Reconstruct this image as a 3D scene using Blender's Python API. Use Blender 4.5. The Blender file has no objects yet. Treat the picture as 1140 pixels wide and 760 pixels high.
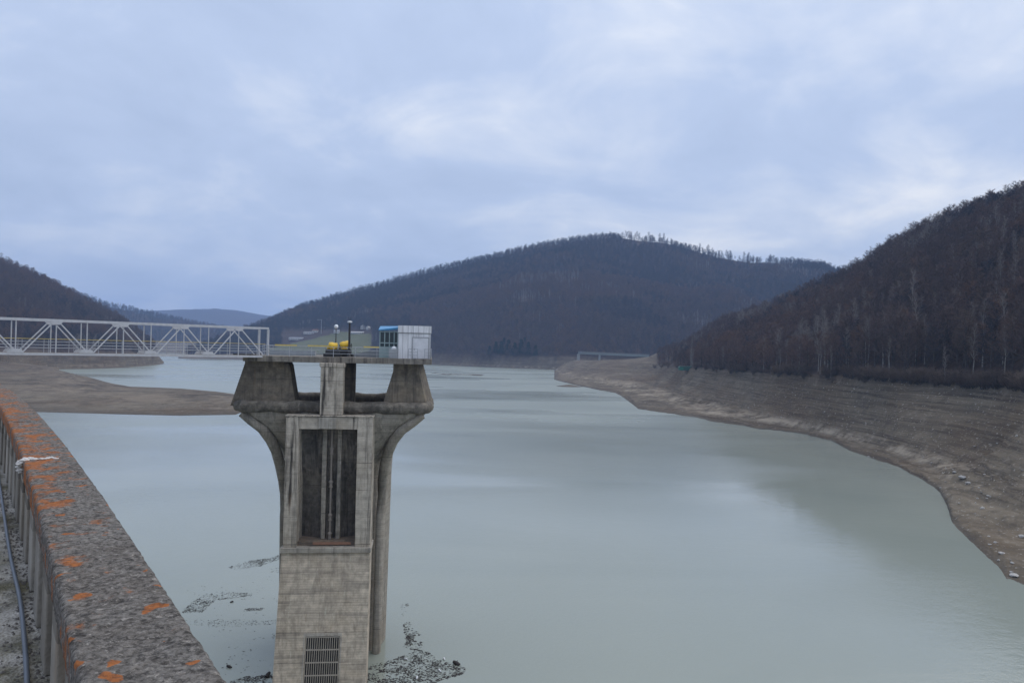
import bpy, bmesh, math, random
import numpy as np
from mathutils import Vector, Matrix
random.seed(7); RNG = np.random.default_rng(11)
SC = bpy.context.scene; COL = SC.collection
pi = math.pi
# ------------------------------------------------------------------ camera
F = 823.0; PITCH = math.atan(6/823); ROLL = math.radians(1.3); EYE = 36.0
cam = bpy.data.cameras.new('camera'); cam.sensor_width = 36; cam.lens = 36*F/1140
cam.clip_start = 0.1; cam.clip_end = 40000
camo = bpy.data.objects.new('camera', cam); COL.objects.link(camo); SC.camera = camo
RM = Matrix.Rotation(pi/2+PITCH, 3, 'X') @ Matrix.Rotation(ROLL, 3, 'Z')
camo.matrix_world = Matrix.Translation((0, 0, EYE)) @ RM.to_4x4()
# ------------------------------------------------------------------ render settings
SC.render.engine = 'CYCLES'
SC.cycles.use_denoising = True
SC.cycles.max_bounces = 6; SC.cycles.volume_bounces = 1
SC.view_settings.view_transform = 'Standard'; SC.view_settings.look = 'None'
SC.view_settings.exposure = 0.58; SC.view_settings.gamma = 1.0; SC.view_settings.use_curve_mapping = False
SUN_EL, SUN_AZ = math.radians(58), math.radians(70)      # azimuth: clockwise from the view direction
HAZE_DENSITY = 1.25e-4
# ------------------------------------------------------------------ node helper
class NT:
    def __init__(s, tree): s.t = tree; s.n = tree.nodes; s.l = tree.links
    def node(s, kind, **kw):
        n = s.n.new(kind)
        for k, v in kw.items():
            if k.startswith('i_'): s.set(n.inputs[k[2:].replace('_', ' ')], v)
            elif k.startswith('n_'): s.set(n.inputs[int(k[2:])], v)
            else: setattr(n, k, v)
        return n
    def set(s, sock, v):
        if isinstance(v, bpy.types.NodeSocket): s.l.new(v, sock)
        else: sock.default_value = v
    def math(s, op, a, b=0.0, c=None, clamp=False):
        n = s.n.new('ShaderNodeMath'); n.operation = op; n.use_clamp = clamp
        s.set(n.inputs[0], a); s.set(n.inputs[1], b)
        if c is not None: s.set(n.inputs[2], c)
        return n.outputs[0]
    def vmath(s, op, a, b):
        n = s.n.new('ShaderNodeVectorMath'); n.operation = op
        s.set(n.inputs[0], a); s.set(n.inputs[1], b); return n.outputs[0]
    def noise(s, vec, scale=1.0, detail=4.0, rough=0.55, dist=0.0):
        n = s.n.new('ShaderNodeTexNoise'); s.l.new(vec, n.inputs['Vector'])
        n.inputs['Scale'].default_value = scale; n.inputs['Detail'].default_value = detail
        n.inputs['Roughness'].default_value = rough; n.inputs['Distortion'].default_value = dist
        return n.outputs[0]
    def voro(s, vec, scale, feature='F1', out=0):
        n = s.n.new('ShaderNodeTexVoronoi'); n.feature = feature; s.l.new(vec, n.inputs['Vector'])
        n.inputs['Scale'].default_value = scale; return n.outputs[out]
    def map(s, v, a, b, c=0.0, d=1.0):
        n = s.n.new('ShaderNodeMapRange'); s.set(n.inputs[0], v)
        for i, x in enumerate((a, b, c, d)): n.inputs[i+1].default_value = x
        return n.outputs[0]
    def mix(s, f, a, b, blend='MIX'):
        n = s.n.new('ShaderNodeMix'); n.data_type = 'RGBA'; n.blend_type = blend
        s.set(n.inputs[0], f)
        s.set(n.inputs[6], a if isinstance(a, bpy.types.NodeSocket) else (*a, 1))
        s.set(n.inputs[7], b if isinstance(b, bpy.types.NodeSocket) else (*b, 1))
        return n.outputs[2]
    def scalevec(s, v, sc):
        return s.vmath('MULTIPLY', v, sc)
    def sep(s, v):
        n = s.n.new('ShaderNodeSeparateXYZ'); s.l.new(v, n.inputs[0]); return n.outputs
    def bump(s, h, strength=0.4, dist=0.02, normal=None):
        n = s.n.new('ShaderNodeBump'); s.set(n.inputs['Height'], h)
        n.inputs['Strength'].default_value = strength; n.inputs['Distance'].default_value = dist
        if normal is not None: s.l.new(normal, n.inputs['Normal'])
        return n.outputs[0]
def material(name):
    m = bpy.data.materials.new(name); m.use_nodes = True
    t = NT(m.node_tree); b = m.node_tree.nodes['Principled BSDF']
    return m, t, b
def objcoord(t): return t.node('ShaderNodeTexCoord').outputs['Object']
# ------------------------------------------------------------------ world and sun
W = bpy.data.worlds.new('World'); SC.world = W; W.use_nodes = True
wt = NT(W.node_tree); bg = W.node_tree.nodes['Background']
sky = wt.node('ShaderNodeTexSky', sky_type='NISHITA', sun_disc=False, sun_elevation=SUN_EL, sun_rotation=SUN_AZ)
dirv = wt.node('ShaderNodeTexCoord').outputs['Generated']
dx, dy, dz = wt.sep(dirv)
dzc = wt.math('ADD', wt.math('MAXIMUM', dz, 0.0), 0.30)
cmb = wt.node('ShaderNodeCombineXYZ'); wt.set(cmb.inputs[0], wt.math('DIVIDE', dx, dzc)); wt.set(cmb.inputs[1], wt.math('DIVIDE', dy, dzc))
pl = cmb.outputs[0]
n1 = wt.noise(wt.scalevec(pl, (1.05, 1.25, 1)), 1.0, 7.0, 0.55, 0.6)
n2 = wt.noise(wt.vmath('ADD', wt.scalevec(pl, (2.5, 2.7, 1)), (7.3, 2.2, 0)), 1.0, 7.0, 0.6, 0.5)
# brighter thin cloud towards the sun (right), a little darker low on the left
glow = wt.node('ShaderNodeVectorMath', operation='DOT_PRODUCT'); wt.l.new(dirv, glow.inputs[0]); glow.inputs[1].default_value = Vector((0.52, 0.78, 0.2)).normalized()
g = wt.map(glow.outputs['Value'], 0.80, 1.0, 0.0, 1.0)
cl = wt.math('ADD', wt.math('MULTIPLY', n1, 0.58), wt.math('MULTIPLY', n2, 0.42))
cl = wt.math('ADD', cl, wt.math('MULTIPLY', g, 0.10))
cl = wt.map(cl, 0.36, 0.685, 0.0, 1.0)
ccol = wt.node('ShaderNodeValToRGB'); wt.l.new(cl, ccol.inputs[0])
cr = ccol.color_ramp
cr.elements[0].position = 0.0; cr.elements[0].color = (0.385, 0.475, 0.70, 1)
cr.elements[1].position = 1.0; cr.elements[1].color = (0.80, 0.83, 0.94, 1)
e = cr.elements.new(0.45); e.color = (0.455, 0.55, 0.79, 1)
e = cr.elements.new(0.72); e.color = (0.58, 0.655, 0.85, 1)
up = wt.map(dz, 0.0, 0.45, 0.92, 1.06)
ccl = wt.vmath('MULTIPLY', ccol.outputs[0], (8.1, 7.95, 7.3))
sc_ = wt.node('ShaderNodeVectorMath', operation='SCALE'); wt.l.new(ccl, sc_.inputs[0]); wt.l.new(up, sc_.inputs['Scale'])
wt.l.new(wt.mix(0.96, sky.outputs[0], sc_.outputs[0]), bg.inputs['Color'])
bg.inputs['Strength'].default_value = 0.1
sl = bpy.data.lights.new('sun', 'SUN'); sl.energy = 1.25; sl.angle = math.radians(90); sl.color = (1.0, 0.91, 0.78)
so = bpy.data.objects.new('sun', sl); COL.objects.link(so)
sd = Vector((math.sin(SUN_AZ)*math.cos(SUN_EL), math.cos(SUN_AZ)*math.cos(SUN_EL), math.sin(SUN_EL)))
so.rotation_euler = sd.to_track_quat('Z', 'Y').to_euler(); so.location = (60, -20, 120)

# ------------------------------------------------------------------ geometry helpers
def ray(px, py):
    d = RM @ Vector((px-570, 380-py, -F)); return d.x/d.y, d.z/d.y
def gp(px, py, z=0.0):
    u, v = ray(px, py); Y = (z-EYE)/v; return Vector((u*Y, Y, z))
class MB:
    def __init__(s): s.v = []; s.f = []; s.sm = []
    def add(s, vs, fs, smooth=False):
        o = len(s.v); s.v += [tuple(v) for v in vs]; s.f += [[i+o for i in f] for f in fs]; s.sm += [smooth]*len(fs); return s
    def box(s, x0, x1, y0, y1, z0, z1):
        return s.add([(x0,y0,z0),(x1,y0,z0),(x1,y1,z0),(x0,y1,z0),(x0,y0,z1),(x1,y0,z1),(x1,y1,z1),(x0,y1,z1)],
                     [(0,3,2,1),(4,5,6,7),(0,1,5,4),(1,2,6,5),(2,3,7,6),(3,0,4,7)])
    def hexa(s, b, t):                                     # bottom and top quads, counter-clockwise seen from above
        return s.add(list(b)+list(t), [(0,3,2,1),(4,5,6,7),(0,1,5,4),(1,2,6,5),(2,3,7,6),(3,0,4,7)])
    def prism(s, poly, y0, y1, poly2=None):                # polygon in xz, counter-clockwise seen from -y
        n = len(poly); p2 = poly2 or poly
        vs = [(x, y0, z) for x, z in poly]+[(x, y1, z) for x, z in p2]
        fs = [list(range(n)), list(range(2*n-1, n-1, -1))]
        fs += [(i, i+n, (i+1) % n+n, (i+1) % n) for i in range(n)]
        return s.add(vs, fs)
    def tube(s, pts, r, n=8, smooth=True, caps=True):
        pts = [Vector(p) for p in pts]; m = len(pts)
        rs = r if hasattr(r, '__len__') else [r]*m
        vs = []; ref = Vector((0, 0, 1))
        for i, p in enumerate(pts):
            d = (pts[min(i+1, m-1)]-pts[max(i-1, 0)]).normalized()
            a = d.cross(ref)
            if a.length < 0.05: a = d.cross(Vector((1, 0, 0)))
            a.normalize(); b = d.cross(a)
            for k in range(n):
                t = 2*pi*k/n; vs.append(p+a*(rs[i]*math.cos(t))+b*(rs[i]*math.sin(t)))
        fs = [(i*n+k, (i+1)*n+k, (i+1)*n+(k+1) % n, i*n+(k+1) % n) for i in range(m-1) for k in range(n)]
        s.add(vs, fs, smooth)
        if caps: s.add(vs[:n], [list(range(n))]); s.add(vs[-n:], [list(range(n-1, -1, -1))])
        return s
    def bar(s, a, b, w, h=None, up=(0, 0, 1)):             # square bar from a to b
        a, b = Vector(a), Vector(b); h = h or w; d = (b-a).normalized(); x = d.cross(Vector(up))
        if x.length < 0.05: x = d.cross(Vector((0, 1, 0)))
        x.normalize(); y = x.cross(d); x = x*w/2; y = y*h/2
        return s.hexa([a-x-y, a+x-y, b+x-y, b-x-y], [a-x+y, a+x+y, b+x+y, b-x+y])
    def lathe(s, prof, n=24, c=(0, 0), smooth=True):
        m = len(prof); vs = [(c[0]+r*math.cos(2*pi*k/n), c[1]+r*math.sin(2*pi*k/n), z) for r, z in prof for k in range(n)]
        fs = [(i*n+k, i*n+(k+1) % n, (i+1)*n+(k+1) % n, (i+1)*n+k) for i in range(m-1) for k in range(n)]
        s.add(vs, fs, smooth)
        s.add(vs[:n], [list(range(n-1, -1, -1))]); s.add(vs[-n:], [list(range(n))]); return s
    def build(s, name, mat, parent=None, bevel=0.0, fix=True):
        me = bpy.data.meshes.new(name); me.from_pydata(s.v, [], s.f)
        me.polygons.foreach_set('use_smooth', s.sm); me.update()
        if fix:
            b = bmesh.new(); b.from_mesh(me); bmesh.ops.recalc_face_normals(b, faces=b.faces); b.to_mesh(me); b.free()
        me.materials.append(mat)
        o = bpy.data.objects.new(name, me); COL.objects.link(o)
        if parent is not None: o.parent = parent
        if bevel:
            md = o.modifiers.new('bevel', 'BEVEL'); md.width = bevel; md.segments = 2; md.limit_method = 'ANGLE'
        return o
def tag(o, label=None, cat=None, group=None, kind=None):
    for k, v in (('label', label), ('category', cat), ('group', group), ('kind', kind)):
        if v: o[k] = v
    return o
def thing(name, label, cat, loc=(0, 0, 0), rz=0.0, group=None):
    o = bpy.data.objects.new(name, None); COL.objects.link(o); o.location = loc; o.rotation_euler = (0, 0, rz)
    o.empty_display_size = 0.5
    return tag(o, label, cat, group)
def copy_thing(root, loc, rz, scale, label=None, group=None, swap=None):
    r = root.copy(); COL.objects.link(r); r.location = loc; r.rotation_euler = (0, 0, rz); r.scale = scale
    if label: r['label'] = label
    if group: r['group'] = group
    for ch in list(root.children):
        c = ch.copy(); COL.objects.link(c); c.parent = r
    return r
# numpy value noise
PERM = RNG.permutation(4096)
def _h(i, j): return PERM[(PERM[i & 4095]+j) & 4095]/4095.0
def vnoise(x, y):
    i = np.floor(x).astype(np.int64); j = np.floor(y).astype(np.int64); fx = x-i; fy = y-j
    fx = fx*fx*(3-2*fx); fy = fy*fy*(3-2*fy)
    a = _h(i, j); b = _h(i+1, j); c = _h(i, j+1); d = _h(i+1, j+1)
    return (a*(1-fx)+b*fx)*(1-fy)+(c*(1-fx)+d*fx)*fy
def fbm(x, y, o=4, g=0.5):
    r = 0; a = 1; t = 0
    for k in range(o): r = r+a*(vnoise(x+k*17.3, y+k*9.1)-0.5); t += a; a *= g; x = x*2.03; y = y*2.03
    return r/t*2
def sstep(a, b, x): t = np.clip((x-a)/(b-a), 0, 1); return t*t*(3-2*t)

# ------------------------------------------------------------------ terrain: banks and hills as ridge layers seen from the dam
def line(pts, mode):
    """control points -> (u, Y, z) arrays. 'w' (px,py): on the water; 'z' (px,py,z): at a height; 'd' (px,py,Y): at a distance;
    a 4-tuple (u,Y,z,None) is taken as it stands"""
    out = []
    for p in pts:
        if len(p) == 4: out.append(p[:3]); continue
        u, v = ray(p[0], p[1])
        if mode == 'w': out.append((u, -EYE/v, 0.0))
        elif mode == 'z': out.append((u, (p[2]-EYE)/v, p[2]))
        else: out.append((u, p[2], EYE+v*p[2]))
    out.sort(); return np.array(out).T
class Layer: pass
def layer(foot, mid, ridge, wood, bump_amp, back=0.3, tree_h=0.0, power=0.95):
    L = Layer(); L.f, L.m, L.r = foot, mid, ridge; L.wood = wood; L.amp = bump_amp; L.back = back; L.th = tree_h; L.pw = power; return L
def I(u, a, k): return np.interp(u, a[0], a[k])
A = layer(
    line([(612,421),(622,424),(640,428),(650,431),(660,433),(685,437),(710,455),(735,459),(760,462),(795,469),(830,475),(880,481),(912,487),(925,490),(945,501),(970,510),(1000,520),(1030,535),(1046,548),(1054,562),(1060,581),(1075,596),(1100,620),(1120,644),(1140,653),
          (0.80,104,0,None),(1.1,84,0,None),(1.7,62,0,None),(3.2,40,0,None)], 'w'),
    line([(632,401,17),(660,402,18.5),(700,403,20),(730,404.5,21.5),(760,408,23),(800,411,24),(850,415,24.5),(920,419,25.5),(1000,424,26),(1080,427,26.5),(1140,431,27),
          (0.85,205,28,None),(1.2,170,28,None),(1.8,130,28,None),(3.2,90,28,None)], 'z'),
    line([(602,426,1100),(614,417,1095),(624,408,1090),(640,401.5,1070),(670,400.5,1040),(700,399.5,1000),(722,397,950),(742,379,900),(800,355,780),(850,340,720),(900,318,680),(940,300,650),(960,290,635),(1000,262,610),(1050,237,570),(1100,218,540),(1140,205,520),
          (0.85,490,190,None),(1.2,450,200,None),(3.2,300,180,None)], 'd'), True, 0.10, 0.32, 15.0)
B = layer(
    line([(190,399),(270,400.5),(300,402),(400,404),(480,406),(560,409.5),(620,411.5),(700,413),(1000,418)], 'w'),
    line([(190,395.5,4),(240,395,7),(270,393,11),(300,392.5,15),(400,394.5,18),(480,396,18),(560,397.5,18),(640,400,18),(1000,408,18)], 'z'),
    line([(190,393,1500),(240,374,1600),(262,367,1700),(280,361,1850),(300,353,1950),(330,340,2000),(400,319,2050),(470,300,2100),(520,288,2100),(560,279,2100),(600,270,2100),(640,263,2100),(680,258,2100),(710,262,2080),(740,265,2080),(770,272,2080),(800,281,2060),(840,287,2060),(880,287,2060),(915,290,2060),(940,299,2060),(980,320,2060),(1040,350,2060),(1100,380,2060)], 'd'), True, 0.13, 0.35, 14.0)
B2 = layer(B.f, B.m,
    line([(440,400,1500),(470,350,1640),(500,337,1650),(540,319,1670),(580,306,1690),(620,301,1700),(660,301,1700),(700,306,1690),(750,316,1680),(800,332,1660),(850,352,1640),(900,375,1600),(960,400,1500)], 'd'), True, 0.12, 0.42, 14.0, 0.8)
B3 = layer(B.f, B.m,
    line([(600,402,1400),(640,378,1470),(690,356,1500),(740,341,1520),(790,337,1530),(850,346,1520),(900,365,1500),(960,395,1450)], 'd'), True, 0.12, 0.5, 14.0, 0.8)
B4 = layer(B.f, B.m,
    line([(415,402,1380),(445,376,1450),(480,357,1480),(525,348,1500),(570,352,1490),(610,370,1460),(650,398,1400)], 'd'), True, 0.12, 0.5, 14.0, 0.8)
C = layer(
    line([(-0.95,420,0,None),(-60,420),(0,414),(60,411),(100,410.5),(140,409),(170,406.5),(186,404.5),(200,403)], 'w'),
    line([(-0.95,470,26,None),(-60,397,21),(0,394,21),(60,393.5,20),(100,392.5,20),(140,392.5,19),(170,395,15),(186,403.5,2),(200,403.4,-1)], 'z'),
    line([(-1.6,700,260,None),(-300,190,1000),(-100,245,1100),(-40,268,1200),(0,285,1200),(30,296,1200),(60,310,1200),(100,332,1200),(130,349,1200),(150,362,1190),(175,384,1180),(192,404,1150)], 'd'), True, 0.10, 0.32, 14.0)
F1 = layer(line([(-0.9,2300,6,None),(0.5,2300,6,None)], 'w'), line([(-0.9,2400,20,None),(0.5,2400,20,None)], 'z'),
    line([(-60,290,2900),(40,316,2900),(90,328,2900),(120,337,2900),(160,346,2900),(200,355,2900),(240,363,2900),(290,374,2900),(330,380,2900)], 'd'), True, 0.10, 0.25, 8.0)
F2 = layer(line([(-0.9,5000,20,None),(0.9,5000,20,None)], 'w'), line([(-0.9,5200,30,None),(0.9,5200,30,None)], 'z'),
    line([(60,338,6500),(130,343,6500),(160,345,6500),(195,343.5,6500),(240,342,6500),(265,344,6500),(290,349,6500),(330,354,6500),(420,352,6600),(560,360,6600),(900,340,6600)], 'd'), True, 0.05, 0.12, 0.0)
LAYERS = [A, B, B2, B3, B4, C, F1, F2]
_us = np.linspace(-1, 3.2, 1600); _ys = np.interp(_us, A.f[0], A.f[1]); _k = np.exp(-0.5*(np.arange(-90, 91)/32.0)**2); _k /= _k.sum()
AS = (_us, np.convolve(np.pad(_ys, 90, mode='edge'), _k, mode='valid'))
EN = line([(-0.9,300,0,None),(-40,456),(0,457),(40,458.5),(100,460),(150,461.5),(200,462.5),(262,461.5),(275,457),(284,449,)], 'w')
EF = line([(-0.9,800,0,None),(-40,404),(0,406),(40,411),(70,416),(100,421),(125,427),(145,430.5),(175,431.5),(200,432.5),(240,436),(262,439),(276,444),(284,448.5)], 'w')
EH = np.array([(-0.9,20.),(-0.74,14.),(-0.69,10.),(-0.64,5.),(-0.585,1.2),(-0.55,0.2),(0.5,0.2)]).T
def terrain(u, Y, want=False):
    x = u*Y
    z = -7.0+sstep(1650, 2300, Y)*30.0
    wood = np.zeros_like(z); mead = np.zeros_like(z)
    broad = fbm(x/260, Y/260, 4); fine = fbm(x/46+5, Y/46, 4); grit = fbm(x/14+9, Y/14, 4, 0.6); grit2 = fbm(x/3.1, Y/3.1, 3, 0.6)
    for L in LAYERS:
        yf, ym, zm, yr, zr = (I(u, L.f, 1)*(1+(0.020*fbm(u*48, u*0+3, 5, 0.65) if L is A else 0))), I(u, L.m, 1), I(u, L.m, 2), I(u, L.r, 1), I(u, L.r, 2)
        ym = np.maximum(ym, yf+12); yr = np.maximum(yr, ym+30)
        zr = zr-(L.th*np.clip((u-0.185)/0.04, 0, 1) if L is A else L.th)
        low = zr < zm; zm = np.where(low, np.maximum(zr, -8), zm)
        if L is A:
            q = sstep(0.02, 0.6, (Y-yf)/(ym-yf)); ye = yf*(1-q)+np.minimum(np.interp(u, AS[0], AS[1]), Y-0.5)*q
        else: ye = yf
        s1 = np.where(Y < yf, 0, np.clip((Y-ye)/np.maximum(ym-ye, 5), 0, 1)); s2 = np.clip((Y-ym)/(yr-ym), 0, 1)
        # drawdown bank with wave-cut benches
        rise = zm*np.where(s1 < 1, 0.03*sstep(0, 0.08, s1)+0.13*s1+0.84*s1**2.9, 1)
        rise = rise+np.where((s1 > 0) & (s1 < 1), np.sin(s1*pi)*(2.2*fine+2.6*broad+(1.4*(0.3-np.abs(grit))+0.45*grit2 if L is A or L is C else 0))*np.minimum(1, zm/12), 0)
        if L is A or L is C:
            st = 1.15; q = (rise+1.1*fine+0.6*broad)/st; fl = np.floor(q); ter = st*(fl+sstep(0.3, 0.8, q-fl))-1.1*fine-0.6*broad
            rise = np.where(s1 < 1, rise+(ter-rise)*0.55*sstep(0.3, 2.5, rise), rise)
        if L is A or L is C:
            gl = fbm(x/24+Y/60, s1*1.2+x/300, 3, 0.55); rise = rise-np.where((s1 > 0) & (s1 < 1), np.exp(-(gl/0.07)**2)*1.5*np.minimum(1, rise/3)*sstep(1.0, 0.8, s1), 0)
        zz = np.where(Y < yf, -(yf-Y)*0.12, rise)
        hill = (zr-zm)*s2**L.pw
        hill = hill+(zr-zm)*L.amp*(1.5 if L is B or L is B2 else 1)*(broad+0.8*fbm(x/520+3, Y/900+1, 3))*4*s2*(1-s2)+np.minimum((zr-zm)*0.02, 3)*fine*np.minimum(1, s2*4)
        zz = zz+hill*(Y > ym)
        zz = np.where(Y > yr, zr+np.minimum((zr-zm)*0.02, 3)*fine-(Y-yr)*L.back, zz)
        win = zz > z; z = np.where(win, zz, z)
        w = np.where(zr > zm+2, sstep(-4, 6, Y-ym+(2.5*fine+3*broad) if L is A else Y-ym+6*fine), 0.0)*(np.clip((u-0.192)/0.01, 0, 1) if L is A else 1)
        wood = np.where(win, w, wood)
        if L is B:
            uc = -0.263; mu = np.abs(u-uc)/0.072
            top = 0.30-0.07*mu**2+0.02*fine
            m = ((mu < 1+0.1*broad) & (s2 < top) & (Y > ym)).astype(float)
            mead = np.where(win, m, mead)
        else: mead = np.where(win, 0, mead)
    us_, vs_ = ray(634, 430); ys_ = -EYE/vs_
    z = np.maximum(z, 2.1*np.exp(-((u-us_)/0.016)**2-((Y-ys_)/11.0)**2)*(1+0.6*fine)-0.7)
    yn, yf2, eh = I(u, EN, 1), I(u, EF, 1), I(u, EH, 1)
    s = (Y-yn)/np.maximum(yf2-yn, 1); sc = np.clip(s, 0, 1)
    amp = np.minimum(2.2, (yf2-yn)*0.02)
    ze = np.where(s < 0, s*(yf2-yn)*0.06, amp*np.sin(pi*np.clip(sc, 0, 1))**0.8*(1+0.35*broad+0.25*fine)+eh*sstep(0, 1, sc))
    ze = np.where(s > 1, eh-(Y-yf2)*np.where(eh > 3, 0.03, 0.1), ze)
    ze = np.where(u > ray(283, 449)[0], -9, ze)
    win = ze > z; z = np.where(win, ze, z); wood = np.where(win, 0, wood); mead = np.where(win, 0, mead)
    return z, wood, mead
ucols = np.concatenate([np.linspace(-3.1, -0.85, 90)[:-1], np.linspace(-0.85, 0.85, 1180), np.linspace(0.85, 3.1, 90)[1:]])
yrows = np.concatenate([np.geomspace(40, 110, 40)[:-1], np.geomspace(110, 2400, 640)[:-1], np.geomspace(2400, 9000, 60)])
UU, YY = np.meshgrid(ucols, yrows)
ZZ, WOOD, MEAD = terrain(UU, YY)
nr, nc = UU.shape
co = np.stack([UU*YY, YY, ZZ], -1).reshape(-1, 3)
idx = (np.arange(nr-1)[:, None]*nc+np.arange(nc-1)[None, :]).reshape(-1)
quads = np.stack([idx, idx+1, idx+nc+1, idx+nc], -1).astype(np.int32)
me = bpy.data.meshes.new('terrain')
me.vertices.add(len(co)); me.vertices.foreach_set('co', co.astype(np.float32).ravel())
me.loops.add(quads.size); me.loops.foreach_set('vertex_index', quads.ravel())
me.polygons.add(len(quads)); me.polygons.foreach_set('loop_start', np.arange(0, quads.size, 4, dtype=np.int32))
me.polygons.foreach_set('use_smooth', np.ones(len(quads), dtype=bool))
me.update(calc_edges=True)
for nm, arr in (('wood', WOOD), ('meadow', MEAD)):
    at = me.attributes.new(nm, 'FLOAT', 'POINT'); at.data.foreach_set('value', arr.astype(np.float32).ravel())
terr = bpy.data.objects.new('terrain', me); COL.objects.link(terr); tag(terr, kind='structure')
m, t, b = material('bank_and_hillside')
pos = t.node('ShaderNodeNewGeometry').outputs['Position']
px_, py_, pz_ = t.sep(pos)
at_w = t.node('ShaderNodeAttribute', attribute_name='wood').outputs['Fac']; at_m = t.node('ShaderNodeAttribute', attribute_name='meadow').outputs['Fac']
na = t.noise(pos, 0.02, 6, 0.6); nb = t.noise(pos, 0.16, 6, 0.65); ncc = t.noise(pos, 1.1, 4, 0.7)
cb = t.node('ShaderNodeCombineXYZ'); t.set(cb.inputs[0], t.math('MULTIPLY', px_, 0.03)); t.set(cb.inputs[1], t.math('MULTIPLY', py_, 0.03)); t.set(cb.inputs[2], t.math('ADD', t.math('MULTIPLY', pz_, 1.9), t.math('MULTIPLY', nb, 2.2)))
strata = t.noise(cb.outputs[0], 1.0, 5, 0.65, 0.4)
bare = t.mix(t.map(strata, 0.36, 0.64), (0.058, 0.046, 0.034), (0.165, 0.138, 0.102))
stw = t.noise(t.scalevec(pos, (0.006, 0.006, 0.55)), 1.0, 4, 0.6, 0.5)
bare = t.mix(t.math('MULTIPLY', t.map(stw, 0.44, 0.56), 0.6), bare, t.mix(t.map(nb, 0.35, 0.65), (0.15, 0.124, 0.088), (0.225, 0.19, 0.142)))
bare = t.mix(t.map(na, 0.42, 0.62), bare, t.mix(t.map(strata, 0.4, 0.6), (0.075, 0.053, 0.034), (0.14, 0.107, 0.073)))
bare = t.mix(t.math('MULTIPLY', t.map(nb, 0.58, 0.72), 0.6), bare, (0.235, 0.205, 0.16))
bare = t.mix(t.math('MULTIPLY', t.map(nb, 0.46, 0.30), 0.6), bare, (0.07, 0.056, 0.044))
bare = t.mix(t.math('MULTIPLY', t.map(ncc, 0.60, 0.68), 0.85), bare, (0.38, 0.36, 0.32))
sandz = t.math('MULTIPLY', t.math('MULTIPLY', t.map(pz_, 0.9, 2.2), t.map(pz_, 5.5, 3.0)), t.map(t.math('ADD', t.math('MULTIPLY', na, 0.6), t.math('MULTIPLY', nb, 0.4)), 0.47, 0.58))
bare = t.mix(t.math('MULTIPLY', sandz, t.map(px_, -60, 60, 0.35, 0.85)), bare, (0.34, 0.295, 0.23))
bare = t.mix(t.math('MULTIPLY', t.map(t.noise(t.scalevec(pos, (0.06, 0.06, 0.9)), 1.0, 6, 0.7, 0.6), 0.53, 0.63), 0.4), bare, (0.06, 0.05, 0.04))
wet = t.map(pz_, 0.15, 0.7, 0.55, 0.0)                       # damp strip along the water line
bare = t.mix(wet, bare, (0.075, 0.066, 0.055))
litter = t.mix(t.map(nb, 0.35, 0.65), (0.04, 0.028, 0.024), (0.075, 0.052, 0.042))
grass = t.mix(t.map(nb, 0.3, 0.7), (0.085, 0.095, 0.045), (0.13, 0.13, 0.065))
col = t.mix(at_w, bare, litter); col = t.mix(at_m, col, grass)
t.l.new(col, b.inputs['Base Color']); b.inputs['Roughness'].default_value = 0.95; b.inputs['Specular IOR Level'].default_value = 0.15
t.l.new(t.bump(t.math('ADD', t.math('ADD', nb, t.math('MULTIPLY', ncc, 0.25)), t.math('MULTIPLY', strata, 0.3)), 0.8, 1.0), b.inputs['Normal'])
me.materials.append(m)

# water
m, t, b = material('turbid_water')
pos = t.node('ShaderNodeNewGeometry').outputs['Position']
big = t.noise(t.scalevec(pos, (0.006, 0.012, 1)), 1.0, 3, 0.5, 0.6)
rip = t.map(big, 0.44, 0.62)
w1 = t.noise(t.scalevec(pos, (0.35, 0.55, 1)), 1.0, 3, 0.55); w2 = t.noise(t.scalevec(pos, (1.6, 2.4, 1)), 1.0, 3, 0.6)
h = t.math('ADD', t.math('MULTIPLY', w1, 0.5), t.math('MULTIPLY', w2, t.map(rip, 0, 1, 0.12, 1.1)))
t.l.new(t.bump(h, 0.15, 0.35), b.inputs['Normal'])
mur = t.noise(t.scalevec(pos, (0.012, 0.02, 1)), 1.0, 4, 0.55, 0.8)
t.l.new(t.mix(t.map(mur, 0.35, 0.65), (0.255, 0.285, 0.25), (0.280, 0.308, 0.268)), b.inputs['Base Color'])
wind = t.math('MULTIPLY', t.map(t.sep(pos)[1], 190, 420), t.map(t.noise(t.scalevec(pos, (0.004, 0.010, 1)), 1.0, 3, 0.5, 0.6), 0.34, 0.52, 0.45, 1.0))   # breeze on the open reservoir
t.set(b.inputs['Roughness'], t.math('ADD', t.map(rip, 0, 1, 0.035, 0.10), t.math('MULTIPLY', wind, 0.27))); b.inputs['IOR'].default_value = 1.333
w = MB(); w.add([(-2600, -60, 0), (2600, -60, 0), (2600, 2400, 0), (-2600, 2400, 0)], [(0, 1, 2, 3)])
tag(w.build('water', m), kind='structure')

# haze: one box of air round camera and scene
m = bpy.data.materials.new('valley_air'); m.use_nodes = True
nt = m.node_tree; nt.nodes.remove(nt.nodes['Principled BSDF'])
pv = nt.nodes.new('ShaderNodeVolumePrincipled'); pv.inputs['Color'].default_value = (0.42, 0.62, 1.0, 1); pv.inputs['Density'].default_value = HAZE_DENSITY
pv.inputs['Anisotropy'].default_value = 0.1
nt.links.new(pv.outputs[0], nt.nodes['Material Output'].inputs['Volume'])
HAZE = m
zmin = min(float(ZZ.min()), -14.0)-1; zmax = float(ZZ.max())+40
xmax = float(np.abs(UU*YY).max())+50
hz = MB().box(-xmax, xmax, -90, 9100, zmin, zmax).build('haze', m); tag(hz, kind='stuff')

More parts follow.
